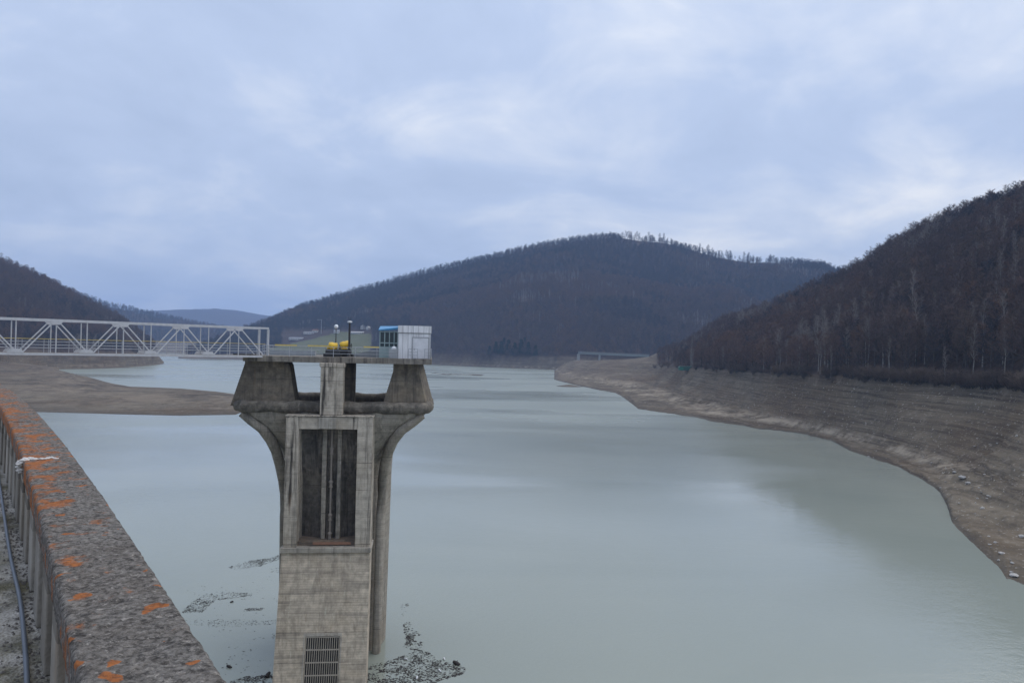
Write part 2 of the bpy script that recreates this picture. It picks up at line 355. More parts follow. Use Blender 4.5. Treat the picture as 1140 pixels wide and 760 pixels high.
# ------------------------------------------------------------------ materials
def concrete(name, light=(0.44, 0.41, 0.355), dark=(0.10, 0.092, 0.08), stain=0.5, boards=0.35, grime=0.0, ochre=0.3, joint=0.0):
    m, t, b = material(name); pos = objcoord(t); x, y, z = t.sep(pos)
    big = t.noise(pos, 0.28, 5, 0.6, 0.4); mid = t.noise(pos, 1.7, 6, 0.65); fin = t.noise(pos, 9, 5, 0.7)
    run = t.noise(t.scalevec(pos, (1.5, 1.5, 0.09)), 1.0, 6, 0.65, 0.3)
    run2 = t.noise(t.vmath('ADD', t.scalevec(pos, (4.2, 4.2, 0.22)), (3, 8, 1)), 1.0, 4, 0.6)
    lay = t.noise(t.vmath('ADD', t.scalevec(pos, (0.12, 0.12, 2.4)), (9, 2, 4)), 1.0, 4, 0.6)
    c = t.mix(t.map(mid, 0.34, 0.66), tuple(v*0.78 for v in light), tuple(v*1.16 for v in light))
    c = t.mix(t.math('MULTIPLY', t.map(big, 0.45, 0.7), ochre), c, (0.25, 0.195, 0.125))
    c = t.mix(t.math('MULTIPLY', t.map(lay, 0.48, 0.68), boards), c, (0.19, 0.175, 0.15))
    c = t.mix(t.math('MULTIPLY', t.map(run, 0.50, 0.66), stain), c, dark)
    c = t.mix(t.math('MULTIPLY', t.map(run2, 0.58, 0.74), stain*0.8), c, tuple(v*0.6 for v in dark))
    c = t.mix(t.math('MULTIPLY', t.map(t.math('ADD', t.math('MULTIPLY', big, 0.6), t.math('MULTIPLY', mid, 0.4)), 0.60, 0.42), grime), c, dark)
    c = t.mix(t.math('MULTIPLY', t.map(t.noise(t.vmath('ADD', t.scalevec(pos, (2.4, 2.4, 0.10)), (21, 3, 9)), 1.0, 5, 0.65), 0.60, 0.72), 0.45), c, tuple(min(0.75, v*1.5) for v in light))
    c = t.mix(t.math('MULTIPLY', t.map(t.noise(t.vmath('ADD', t.scalevec(pos, (2.0, 2.0, 0.12)), (5, 31, 2)), 1.0, 5, 0.65), 0.62, 0.74), ochre), c, (0.21, 0.115, 0.05))
    # shutter-board lines and pour joints
    fz = t.math('FRACT', t.math('MULTIPLY', z, 4.2)); ln = t.math('MULTIPLY', t.math('LESS_THAN', fz, 0.14), boards*0.55)
    c = t.mix(ln, c, (0.12, 0.11, 0.095))
    jz = t.math('FRACT', t.math('ADD', t.math('DIVIDE', z, 2.9), t.math('MULTIPLY', mid, 0.035)))
    c = t.mix(t.math('MULTIPLY', t.math('LESS_THAN', jz, 0.026), t.map(big, 0.40, 0.60, 0.0, 0.7)), c, (0.075, 0.068, 0.058))
    c = t.mix(t.math('MULTIPLY', t.map(fin, 0.62, 0.75), 0.5), c, tuple(v*0.55 for v in light))
    t.l.new(c, b.inputs['Base Color']); b.inputs['Roughness'].default_value = 0.9; b.inputs['Specular IOR Level'].default_value = 0.25
    hgt = t.math('ADD', t.math('ADD', mid, t.math('MULTIPLY', fin, 0.5)), t.math('MULTIPLY', t.math('LESS_THAN', fz, 0.14), -0.25))
    t.l.new(t.bump(hgt, 0.6, 0.06), b.inputs['Normal'])
    return m
def paint(name, c, rough=0.5, wear=0.35, wearc=(0.16, 0.12, 0.09), metal=0.0, sc=2.5):
    m, t, b = material(name); pos = objcoord(t)
    n = t.noise(pos, sc, 6, 0.65); n2 = t.noise(pos, sc*7, 4, 0.7)
    k = t.mix(t.map(n, 0.3, 0.7), tuple(v*0.85 for v in c), tuple(min(1, v*1.1) for v in c))
    k = t.mix(t.math('MULTIPLY', t.map(n2, 0.60, 0.72), wear), k, wearc)
    t.l.new(k, b.inputs['Base Color']); b.inputs['Roughness'].default_value = rough; b.inputs['Metallic'].default_value = metal
    t.l.new(t.bump(n2, 0.15, 0.01), b.inputs['Normal'])
    return m
CON = concrete('tower_concrete')
CON_BASE = concrete('tower_base_concrete', (0.58, 0.505, 0.40), (0.12, 0.105, 0.085), boards=0.6, stain=0.4, ochre=0.45, grime=0.1)
CON_DARK = concrete('weathered_concrete', (0.25, 0.215, 0.165), (0.045, 0.042, 0.04), stain=0.65, boards=0.25, grime=0.5, ochre=0.45)
CON_RIM = concrete('mossy_rim_concrete', (0.21, 0.19, 0.16), (0.05, 0.047, 0.04), stain=0.4, boards=0.0, grime=0.75, ochre=0.2)
CON_RECESS_SHADE = concrete('shade_dark_recess_concrete', (0.165, 0.15, 0.132), (0.025, 0.023, 0.021), stain=0.9, boards=0.35, grime=0.5)  # shade of the recess put into the base colour, along with dark stains
CON_GUIDE = concrete('guide_concrete', (0.36, 0.33, 0.28), (0.04, 0.037, 0.034), stain=0.9, boards=0.2, grime=0.4)
CON_PORTAL = concrete('portal_concrete', (0.50, 0.45, 0.375), (0.035, 0.032, 0.03), stain=0.95, boards=0.3, ochre=0.45)
CON_SLAB = concrete('deck_edge_concrete', (0.24, 0.22, 0.19), (0.05, 0.046, 0.042), stain=0.95, boards=0.0, grime=0.25)
CON_SHAFT = concrete('shaft_concrete', (0.35, 0.32, 0.27), (0.08, 0.074, 0.064), stain=0.5, boards=0.45, ochre=0.4)
STEEL = paint('white_grey_bridge_paint', (0.47, 0.48, 0.505), 0.55, 0.45, (0.25, 0.22, 0.19))
RAIL = paint('galvanised_rail', (0.36, 0.38, 0.41), 0.5, 0.3)
YELLOW = paint('yellow_paint', (0.72, 0.46, 0.03), 0.45, 0.3)
PALEYEL = paint('faded_yellow_paint', (0.60, 0.47, 0.13), 0.55, 0.3)
BLACK = paint('black_steel', (0.018, 0.018, 0.02), 0.5, 0.3, (0.06, 0.045, 0.035))
RUST = paint('rusty_steel', (0.24, 0.21, 0.18), 0.75, 0.6, (0.10, 0.055, 0.03))
BLUE = paint('blue_roof_sheet', (0.05, 0.25, 0.47), 0.4, 0.2, (0.10, 0.22, 0.33))
GREENFR = paint('pale_green_frame', (0.30, 0.40, 0.40), 0.5, 0.2)
LAMPW = paint('opal_lamp_plastic', (0.75, 0.77, 0.79), 0.3, 0.1, (0.5, 0.5, 0.5))
WHITEW = paint('white_render_wall', (0.62, 0.60, 0.56), 0.8, 0.2, (0.4, 0.37, 0.33), sc=0.8)
ROOFR = paint('brown_roof_tiles', (0.16, 0.085, 0.06), 0.85, 0.4, (0.08, 0.05, 0.04), sc=1.0)
ROOFG = paint('grey_roof_sheet', (0.22, 0.22, 0.23), 0.7, 0.3, sc=1.0)
GREEN = paint('dark_green_tarpaulin', (0.03, 0.10, 0.075), 0.6, 0.3, (0.05, 0.06, 0.05))
GIRDER = paint('grey_green_girder', (0.20, 0.23, 0.22), 0.7, 0.4, sc=0.6)
CABLE = paint('blue_grey_plastic_pipe', (0.12, 0.14, 0.17), 0.45, 0.35, (0.10, 0.10, 0.10), sc=3)
m, t, b = material('dark_window_glass'); b.inputs['Base Color'].default_value = (0.012, 0.03, 0.034, 1); b.inputs['Roughness'].default_value = 0.08
t.l.new(t.bump(t.noise(objcoord(t), 1.4, 2), 0.05, 0.05), b.inputs['Normal']); GLASS = m
m, t, b = material('white_corrugated_sheet'); pos = objcoord(t); x, y, z = t.sep(pos)
n = t.noise(t.scalevec(pos, (2.6, 2.6, 0.3)), 1.0, 5, 0.65); n2 = t.noise(pos, 5, 5, 0.7)
k = t.mix(t.map(n, 0.42, 0.68), (0.74, 0.745, 0.76), (0.50, 0.50, 0.51)); k = t.mix(t.math('MULTIPLY', t.math('LESS_THAN', t.math('FRACT', t.math('ADD', t.math('MULTIPLY', x, 1.75), 0.3)), 0.14), 0.55), k, (0.30, 0.30, 0.32)); k = t.mix(t.math('MULTIPLY', t.map(n2, 0.6, 0.75), 0.4), k, (0.33, 0.30, 0.27))
t.l.new(k, b.inputs['Base Color']); b.inputs['Roughness'].default_value = 0.5; SHEET = m

# ------------------------------------------------------------------ intake tower (local frame: origin on the water at the shaft axis, -y faces the dam)
uT, _ = ray(376, 470); DT = 88.0; YAW = math.radians(6.0)
TW = thing('intake_tower', 'weathered concrete intake tower with flared collar and flat deck standing in the reservoir', 'tower', (uT*DT, DT, 0), YAW)
TM = Matrix.Translation((uT*DT, DT, 0)) @ Matrix.Rotation(YAW, 4, 'Z'); TI = TM.inverted()
def tl(px, py, D):                                        # photo pixel on the vertical plane at depth D, in tower coordinates
    u, v = ray(px, py); return TI @ Vector((u*D, D, EYE+v*D))
DECKZ = 34.45
# flared collar: rounded-rectangle rings blending down into the round shaft
def ring(hx, hy, sq, n=48):
    out = []
    for k in range(n):
        a = 2*pi*(k+0.5)/n; c, s = math.cos(a), math.sin(a); p = 2+sq*7
        r = (abs(c)**p+abs(s)**p)**(-1/p); out.append((hx*c*r, hy*s*r))
    return out
def loft(rings, close_top=False, close_bot=False):
    vs = []; n = len(rings[0][0])
    for pts, z in rings: vs += [(x, y, z) for x, y in pts]
    fs = [(i*n+k, i*n+(k+1) % n, (i+1)*n+(k+1) % n, (i+1)*n+k) for i in range(len(rings)-1) for k in range(n)]
    mb = MB(); mb.add(vs, fs, False)
    if close_bot: mb.add(vs[:n], [list(range(n-1, -1, -1))])
    if close_top: mb.add(vs[-n:], [list(range(n))])
    return mb
RIMH = (11.35, 7.4)
out = [((5.95, 6.2, 0.0), -8), ((6.3, 6.35, 0.0), 20.5), ((6.35, 6.4, 0.05), 22.2), ((6.6, 6.5, 0.2), 23.8), ((7.1, 6.65, 0.5), 25.2), ((7.95, 6.85, 0.75), 26.4), ((8.9, 7.05, 0.8), 27.2), ((9.9, 7.25, 1.0), 27.9), ((10.3, 7.35, 1.0), 28.4), ((10.4, 7.4, 1.0), 29.1)]
rings = [([(x+0.3*max(0, min(1, (z-20)/8)), y+2.6*max(0, min(1, (27.4-z)/6.4))**1.3) for x, y in ring(*a)], z) for a, z in out]
inner = [((9.8, 6.8, 1.0), 29.1), ((8.6, 6.5, 0.8), 27.6), ((6.6, 6.0, 0.4), 25.5), ((5.7, 5.7, 0.0), 22.5), ((5.6, 5.6, 0.0), 16)]
rings += [([(x, y+2.0*max(0, min(1, (27.4-z)/6.4))) for x, y in ring(*a)], z) for a, z in inner]
loft(rings, close_top=True).build('flared_shaft', CON_SHAFT, TW)
# rim roll around the collar: front beam, sides, back
fx, fy, by = 9.35, -7.2, 7.2
rim = MB(); zr_ = 28.95
path = [(-10.3, 4.6), (-10.3, -4.9), (-10.15, -6.2), (-fx, fy), (fx, fy), (10.15, -6.2), (10.3, -4.9), (10.3, 4.6), (fx, by), (-fx, by), (-10.3, 4.6)]
path = [(x+0.3, y) for x, y in path]
dense = []
for (x0, y0), (x1, y1) in zip(path[:-1], path[1:]):
    k = max(1, int(math.hypot(x1-x0, y1-y0)/0.5))
    for i in range(k):
        q = i/k; dense.append((x0+(x1-x0)*q, y0+(y1-y0)*q, zr_+0.05*math.sin(7.1*(x0+i)+y0)))
dense.append((*path[-1], zr_))
rim.tube(dense, [0.66+0.035*math.sin(i*1.7)+0.03*math.sin(i*0.61) for i in range(len(dense))], 12)
rim.build('collar_rim', CON_RIM, TW)
# ribs under the collar corners
for sx in (-1, 1):
    rb = MB()
    ox = 0.3
    rb.tube([(ox+sx*9.75, -6.5, 28.2), (ox+sx*8.75, -6.4, 27.35), (ox*0.8+sx*7.55, -6.2, 26.45), (ox*0.5+sx*6.75, -5.5, 25.2), (ox*0.3+sx*6.2, -4.6, 23.8), (sx*5.85, -3.7, 22.2), (sx*5.6, -2.8, 20.2), (sx*5.45, -2.2, 16), (sx*5.2, -1.9, -8)], [0.5, 0.55, 0.58, 0.58, 0.58, 0.58, 0.58, 0.56, 0.5], 10)
    rb.build('corner_rib', CON_SHAFT, TW)
# wing piers carrying the deck
def zx(px, py, D): p = tl(px, py, D); return p.x, p.z
D1 = 82.2
a0, a1, a2, a3 = zx(260.5, 450, D1), zx(331, 450, D1), zx(321.5, 402, D1), zx(277, 402, D1)
ztop = DECKZ-0.62
def pier(name, bl, br, tr, tl_, y0, thick, mat, lean=0.0):
    f = [(bl, y0, 28.9), (br, y0, 28.9), (tr, y0, ztop), (tl_, y0, ztop)]
    mb = MB(); mb.prism([(bl, 28.9), (br, 28.9), (tr, ztop), (tl_, ztop)], y0, y0+thick)
    return mb
y0 = -6.2
lp = MB()
lp.prism([(a0[0], 28.9), (a1[0], 28.9), (a2[0]+0.25, 33.4), (a2[0], ztop), (a3[0], ztop)], y0, y0+2.5)
lp.prism([(a3[0]-0.02, 33.2), (a2[0]-0.4, 33.2), (a2[0]-0.4, ztop-0.003), (a3[0]-0.02, ztop-0.003)], y0-0.28, y0-0.004)
lpo = lp.build('deck_pier', CON_DARK, TW)
b0, b1, b2, b3 = zx(425, 447, D1), zx(478, 452, D1), zx(465, 402, D1), zx(437.8, 402, D1)
rp = MB()
rp.prism([(b0[0], 28.9), (b1[0]-0.3, 28.9), (b2[0], ztop), (b3[0], ztop), (b3[0], 33.0)], y0, y0+5.2, [(b0[0], 28.9), (b1[0]+0.5, 28.9), (b2[0]+0.5, ztop), (b3[0], ztop), (b3[0], 33.0)])
rp.build('deck_pier', CON_DARK, TW)
# centre pillars
c0 = zx(357.3, 430, 79.7); c1 = zx(382.2, 430, 79.7)
cp = MB(); yp = -8.75
cp.box(c0[0], c1[0], yp, yp+1.6, 28.24, ztop); cp.box(c0[0]-0.12, c1[0]+0.12, yp-0.1, yp+1.7, ztop-0.45, ztop-0.003)
cp.build('centre_pillar', CON_PORTAL, TW, bevel=0.07)
d0 = zx(383, 430, 87); d1 = zx(395, 430, 87)
sp = MB(); sp.box(d0[0]-0.4, d1[0], -1.4, -0.1, 24, ztop)
sp.prism([(d0[0]-0.5, 31.2), (d0[0]+0.1, 31.2), (d0[0]-1.6, 33.2), (d0[0]-2.2, 33.2)], -1.2, -0.3)
sp.build('rear_pillar', CON_DARK, TW, bevel=0.05)
# portal block
xl, xr = tl(320, 470, 79)[0], tl(415.5, 470, 79)[0]
xl, xr = -4.72+0.0, 4.55
PX0 = tl(317.3, 540, 79)[0]; PX1 = tl(413.0, 540, 79)[0]
yF = -9.0; ZL, ZT, ZS, ZB = 26.75, 28.1, 14.2, 13.65
jl = PX0+1.38; jr = PX1-1.62
pb = MB()
pb.box(PX0, jl, yF, -5.9, ZS, ZT); pb.box(jr, PX1, yF, -5.9, ZS, ZT)
pb.box(jl, jr, yF+0.08, -5.6, ZL, ZT-0.05)
pb.box(PX0+0.003, jl-0.5, yF-0.07, yF-0.003, 24.8, ZT-0.1)
pb.build('portal_frame', CON_PORTAL, TW, bevel=0.05)
cap = MB(); cap.box(PX0-0.1, PX1+0.1, yF-0.12, -5.8, ZT+0.003, ZT+0.12); cap.build('portal_coping', CON_PORTAL, TW, bevel=0.03)
cb_ = MB(); cb_.box(c0[0]-0.05, c1[0]-0.55, yF-0.1, yF+0.06, ZL+0.05, ZT-0.06); cb_.build('lintel_block', CON, TW, bevel=0.04)
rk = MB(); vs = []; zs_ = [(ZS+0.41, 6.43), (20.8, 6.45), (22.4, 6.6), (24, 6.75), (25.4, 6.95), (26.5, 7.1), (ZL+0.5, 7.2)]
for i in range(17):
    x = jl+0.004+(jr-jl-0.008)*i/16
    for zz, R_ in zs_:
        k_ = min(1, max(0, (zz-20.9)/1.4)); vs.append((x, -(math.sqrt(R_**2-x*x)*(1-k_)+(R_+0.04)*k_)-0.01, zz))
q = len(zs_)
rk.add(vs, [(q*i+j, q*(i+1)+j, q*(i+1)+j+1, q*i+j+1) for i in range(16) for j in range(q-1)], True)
rk.build('recess_shade_cover', CON_RECESS_SHADE, TW)  # dark cover laid over the shaft, coloured for the shade inside the portal
for px0, px1 in ((359.8, 364.6), (376.2, 380.6)):
    x0 = tl(px0, 540, 82)[0]; x1 = tl(px1, 540, 82)[0]
    MB().box(x0, x1, -7.25, -6.2, ZS+0.42, ZL-0.06).build('guide_pier', CON_GUIDE, TW, bevel=0.03)
x0 = tl(369.3, 540, 81.4)[0]
rod = MB(); rod.tube([(x0, -7.4, ZS+0.5), (x0, -7.4, ZL+1)], 0.11, 8)
rod.build('gate_rod', RUST, TW)
for zc in (24.2, 20.6, 17.0, 15.0):
    cpn = MB(); cpn.lathe([(0.12, zc-0.42), (0.24, zc-0.3), (0.16, zc-0.12), (0.17, zc+0.12), (0.27, zc+0.28), (0.13, zc+0.45)], 10, (x0, -7.4)); cpn.build('rod_coupling', RUST, TW)
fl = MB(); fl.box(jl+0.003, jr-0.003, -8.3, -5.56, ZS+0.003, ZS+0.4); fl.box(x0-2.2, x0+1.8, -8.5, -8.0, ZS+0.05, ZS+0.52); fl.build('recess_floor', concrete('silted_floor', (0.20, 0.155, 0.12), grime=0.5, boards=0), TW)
MB().box(x0-1.6, x0+2.4, -8.62, -8.52, ZS+0.16, ZS+0.42).build('stop_beam', paint('rusty_beam', (0.26, 0.14, 0.09), 0.8, 0.4), TW)
sl_ = MB(); sl_.box(PX0-0.25, PX1+0.12, yF-0.32, -5.9, ZB, ZS-0.003); sl_.build('sill_ledge', CON, TW, bevel=0.06)
# battered base with the trash-rack opening
def yb(z): return yF-0.02-(ZB-z)*0.205
zlo = -8.0; bx0, bx1 = PX0-0.12, PX1+0.02
gx0, gx1 = tl(339.5, 735, 77.2)[0], tl(377.3, 735, 77.2)[0]; gt = tl(358, 707.5, 77.4)[2]
def slab(x0, x1, z0, z1, back=-4.5): return [(x0, yb(z0), z0), (x1, yb(z0), z0), (x1, back, z0), (x0, back, z0)], [(x0, yb(z1), z1), (x1, yb(z1), z1), (x1, back, z1), (x0, back, z1)]
sp_ = 0.022                                              # the base spreads a little towards the water
bb = MB()
def bslab(l0, r0, l1, r1, z0, z1, th=2.5):
    bb.hexa([(l0, yb(z0), z0), (r0, yb(z0), z0), (r0, yb(z0)+th, z0), (l0, yb(z0)+th, z0)], [(l1, yb(z1), z1), (r1, yb(z1), z1), (r1, yb(z1)+th, z1), (l1, yb(z1)+th, z1)])
wl = lambda z: bx0-sp_*(ZB-z)*0.3; wr = lambda z: bx1+sp_*(ZB-z)*0.3
bslab(wl(gt), wr(gt), wl(ZB), wr(ZB), gt, ZB-0.003)
bslab(wl(zlo), gx0, wl(gt), gx0, zlo, gt); bslab(gx1, wr(zlo), gx1, wr(gt), zlo, gt)
bb.build('battered_base', CON_BASE, TW)
tr_ = MB()
for zz in (gt, ):
    tr_.hexa([(gx0-0.2, yb(zz)-0.03, zz), (gx1+0.2, yb(zz)-0.03, zz), (gx1+0.2, yb(zz)+0.1, zz), (gx0-0.2, yb(zz)+0.1, zz)], [(gx0-0.2, yb(zz+0.3)-0.03, zz+0.3), (gx1+0.2, yb(zz+0.3)-0.03, zz+0.3), (gx1+0.2, yb(zz+0.3)+0.1, zz+0.3), (gx0-0.2, yb(zz+0.3)+0.1, zz+0.3)])
for x in (gx0-0.2, gx1+0.06):
    tr_.hexa([(x, yb(-6)-0.03, -6), (x+0.14, yb(-6)-0.03, -6), (x+0.14, yb(-6)+0.1, -6), (x, yb(-6)+0.1, -6)], [(x, yb(gt)-0.03, gt-0.003), (x+0.14, yb(gt)-0.03, gt-0.003), (x+0.14, yb(gt)+0.1, gt-0.003), (x, yb(gt)+0.1, gt-0.003)])
tr_.build('rack_surround', CON, TW)
MB().hexa([(gx0, yb(zlo)+0.7, zlo), (gx1, yb(zlo)+0.7, zlo), (gx1, yb(zlo)+0.9, zlo), (gx0, yb(zlo)+0.9, zlo)], [(gx0, yb(gt)+0.7, gt), (gx1, yb(gt)+0.7, gt), (gx1, yb(gt)+0.9, gt), (gx0, yb(gt)+0.9, gt)]).build('rack_backing', paint('dark_opening_shade', (0.030, 0.028, 0.024), 0.7, 0.6, (0.09, 0.075, 0.06), sc=1.5), TW)  # near-black panel: darkness of the opening behind the bars, put in as colour
gr = MB(); nb_ = 16
for i in range(nb_):
    x = gx0+0.08+(gx1-gx0-0.16)*i/(nb_-1); gr.bar((x, yb(-6)+0.06, -6), (x, yb(gt-0.05)+0.06, gt-0.05), 0.055, 0.07, (0, 1, 0))
k = 0; zz = gt-0.12
while zz > -5:
    gr.bar((gx0+0.03, yb(zz)+0.1, zz), (gx1-0.03, yb(zz)+0.1, zz), 0.09, 0.11); zz -= 1.22
gr.build('trash_rack', paint('silty_rack_steel', (0.42, 0.38, 0.32), 0.8, 0.6), TW)
# deck slab, plank edge, kerb
dx0, dx1 = tl(273, 400, 80)[0], tl(480.5, 400, 80)[0]; dyf, dyb = -8.15, 6.3
dk = MB(); dk.box(dx0, dx1, dyf, dyb, DECKZ-0.62, DECKZ)
dk.build('deck_slab', CON_SLAB, TW, bevel=0.04)
pk = MB(); pk.box(tl(262, 399, 81)[0], dx0+0.6, -6.9, -2.6, DECKZ+0.003, DECKZ+0.15); pk.build('landing_plank', BLACK, TW)
# railing: one part per side
def railing(pts, name='railing', mat=RAIL, hts=(0.38, 0.72, 1.08), step=2.2):
    mb = MB(); posts = []
    for a, c in zip(pts[:-1], pts[1:]):
        a = Vector(a); c = Vector(c); L = (c-a).length; k = max(1, round(L/step))
        for i in range(k+1):
            p = a.lerp(c, i/k); posts.append(p)
        for hh in hts: mb.tube([a+Vector((0, 0, hh)), c+Vector((0, 0, hh))], 0.026, 6)
    ro = mb.build(name, mat, TW)
    for p in posts: MB().tube([p, p+Vector((0, 0, hts[-1]+0.03))], 0.034, 6).build('post', mat, ro)
    return ro
z_ = DECKZ
railing([(tl(300, 398, 80.5)[0], dyf+0.15, z_), (tl(443, 398, 80)[0], dyf+0.15, z_)])
railing([(tl(454.5, 398, 80)[0], dyf+0.15, z_), (tl(464.5, 398, 80)[0], dyf+0.15, z_)], step=1.1)
railing([(tl(472.5, 398, 80)[0], dyf+0.15, z_), (dx1-0.12, dyf+0.15, z_), (dx1-0.12, dyb-0.15, z_)])
railing([(dx1-0.12, dyb-0.15, z_), (dx0+0.12, dyb-0.15, z_), (dx0+0.12, 0.5, z_)])
for p0, p1 in ((306, 330), (342, 366), (404, 427)):     # yellow guard rails along the far edge
    x0 = tl(p0, 386, 93)[0]; x1 = tl(p1, 386, 93)[0]
    mb = MB(); mb.box(x0, x1, dyb-0.42, dyb-0.34, z_+1.0, z_+1.2)
    mb.build('yellow_guard_rail', PALEYEL, TW)
# grey gate machinery boxes low on the deck
mb = MB(); xa = tl(392, 392, 86)[0]; xb = tl(424, 392, 86)[0]
mb.prism([(xa, z_), (xb, z_), (xb, z_+0.75), (xa+2.2, z_+0.72), (xa, z_+0.25)], -3.0, -1.2); mb.build('hatch_cover', paint('grey_hatch', (0.25, 0.27, 0.29), 0.6, 0.4), TW)
mb = MB(); xa = tl(303, 392, 86)[0]; xb = tl(352, 392, 86)[0]
mb.box(xa, xb, -2.6, -1.6, z_, z_+0.55); mb.build('cable_duct', paint('grey_duct', (0.27, 0.30, 0.33), 0.6, 0.4), TW)

# ------------------------------------------------------------------ things on the deck
def ondeck(px, D): p = tl(px, 392, D); q = TM @ Vector((p.x, p.y, DECKZ)); return q
q = ondeck(461.5, 83.0)
sh = thing('equipment_shed', 'white corrugated metal shed at the right end of the tower deck', 'shed', q, YAW)
hw = 1.76; dpt = 3.0; H = 3.62
mb = MB()
def corr(x0, x1, y, z0, z1, face=-1, n=None):            # corrugated sheet with real folds, 0.12 pitch
    n = n or int((x1-x0)/0.06); vs = []; fs = []
    for i in range(n+1):
        x = x0+(x1-x0)*i/n; d = 0.022 if (i//1) % 2 else 0.0
        vs += [(x, y+face*d, z0), (x, y+face*d, z1)]
    fs = [(2*i, 2*i+2, 2*i+3, 2*i+1) for i in range(n)]
    return vs, fs
mb.box(-hw, hw, -dpt/2+0.03, dpt/2, 0, H-0.02)
mb.add(*corr(-hw, hw, -dpt/2, 0.0, H-0.75)); mb.build('wall', SHEET, sh)
mb = MB(); mb.box(-hw-0.06, hw+0.06, -dpt/2-0.10, dpt/2+0.06, H-0.78, H)
mb.add(*corr(-hw-0.06, hw+0.06, -dpt/2-0.105, H-0.77, H-0.01)); mb.build('roof_fascia', SHEET, sh)
MB().box(-hw-0.02, hw+0.02, -dpt/2-0.075, -dpt/2-0.03, H-0.84, H-0.783).build('drip_strip', paint('dark_drip_strip', (0.16, 0.16, 0.17), 0.6), sh)
DOORM = paint('white_door', (0.62, 0.63, 0.66), 0.5, 0.25, sc=1.5)
mb = MB(); mb.box(-0.15, 1.52, -dpt/2-0.07, -dpt/2-0.026, 0.04, 2.28); dr = mb.build('door', DOORM, sh, bevel=0.01)
DFR = paint('grey_door_frame', (0.33, 0.34, 0.36), 0.5, 0.3)
mb = MB(); mb.box(-0.25, -0.153, -dpt/2-0.09, -dpt/2-0.026, 0.0, 2.4); mb.box(1.523, 1.62, -dpt/2-0.09, -dpt/2-0.026, 0.0, 2.4); mb.box(-0.15, 1.52, -dpt/2-0.09, -dpt/2-0.026, 2.283, 2.4); mb.build('door_frame', DFR, sh)
mb = MB(); mb.tube([(0.02, -dpt/2-0.10, 0.95), (0.02, -dpt/2-0.10, 1.15)], 0.02, 6); mb.build('handle', BLACK, dr)
for x in (-hw-0.03, hw-0.05): MB().box(x, x+0.08, -dpt/2-0.06, -dpt/2+0.02, 0, H-0.79).build('corner_trim', STEEL, sh)
q = ondeck(433.5, 84.5)
cbn = thing('control_cabin', 'small glazed cabin with bright blue sloping roof beside the white shed', 'cabin', q, YAW)
cw = 1.02; cd = 1.1; ch = 3.05
mb = MB()
for x in (-cw, -cw/2+0.02, 0.04, cw/2+0.05, cw-0.05): mb.box(x-0.05, x+0.05, -cd-0.05, -cd+0.05, 0, ch)
for zz in (0.0, 1.15, 1.62, ch-0.18): mb.box(-cw+0.003, cw-0.003, -cd-0.035, -cd+0.035, zz, zz+0.11)
for y in (0.0, cd): mb.box(-cw-0.05, -cw+0.05, y-0.05, y+0.05, 0, ch)
for zz in (0.0, 1.15, 1.62, ch-0.18): mb.box(-cw-0.035, -cw+0.035, -cd+0.06, cd-0.06, zz+0.004, zz+0.106)
mb.box(-cw+0.053, cw-0.06, -cd-0.02, -cd-0.008, 0.11, 1.15)
mb.build('window_frame', GREENFR, cbn)
mb = MB(); mb.box(-cw+0.04, cw-0.04, -cd-0.006, -cd+0.006, 0.06, ch-0.1); mb.box(-cw-0.006, -cw+0.006, -cd+0.06, cd-0.06, 0.06, ch-0.1); mb.box(cw-0.06, cw-0.05, -cd+0.06, cd, 0.06, ch-0.1); mb.box(-cw+0.06, cw-0.07, cd-0.02, cd, 0.06, ch-0.1)
mb.build('window_glass', GLASS, cbn)
mb = MB(); mb.hexa([(-cw-0.16, -cd-0.3, ch+0.003), (cw-0.02, -cd-0.3, ch+0.16), (cw-0.02, cd+0.2, ch+0.20), (-cw-0.16, cd+0.2, ch+0.06)], [(-cw-0.16, -cd-0.3, ch+0.10), (cw-0.02, -cd-0.3, ch+0.40), (cw-0.02, cd+0.2, ch+0.62), (-cw-0.16, cd+0.2, ch+0.55)])
mb.build('roof', BLUE, cbn)
def lamp(px, D, h, label, globe):
    q = ondeck(px, D); L = thing('lamp_post', label, 'lamp post', q, YAW)
    mb = MB(); r = 0.055 if globe else 0.13
    mb.lathe([(r*2.4, 0), (r*2.4, 0.06), (r*1.3, 0.12), (r, 0.7), (r*0.8, h)], 10); mb.build('post', BLACK, L)
    if globe:
        mb = MB(); R = 0.24; mb.lathe([(0.03, h-0.02)]+[(R*math.sin(pi*k/10), h+R-R*math.cos(pi*k/10)) for k in range(1, 10)]+[(0.02, h+2*R)], 14); mb.build('lamp_globe', LAMPW, L)
    else:
        mb = MB(); mb.lathe([(0.12, h-0.02), (0.30, h+0.06), (0.26, h+0.14), (0.06, h+0.20)], 12); mb.build('lamp_head', LAMPW, L)
        mb = MB()
        for k in range(5):
            a = 2*pi*k/5; mb.tube([(0.05*math.cos(a), 0.05*math.sin(a), h+0.16), (0.22*math.cos(a), 0.22*math.sin(a), h+0.62)], 0.010, 5)
        mb.build('bird_spike', BLACK, L)
lamp(373.6, 84.0, 3.15, 'thin black lamp post with a white globe above the yellow hoist', True)
lamp(388.6, 83.0, 3.85, 'thick dark lamp post with flat head, the taller of two beside the hoists', False)
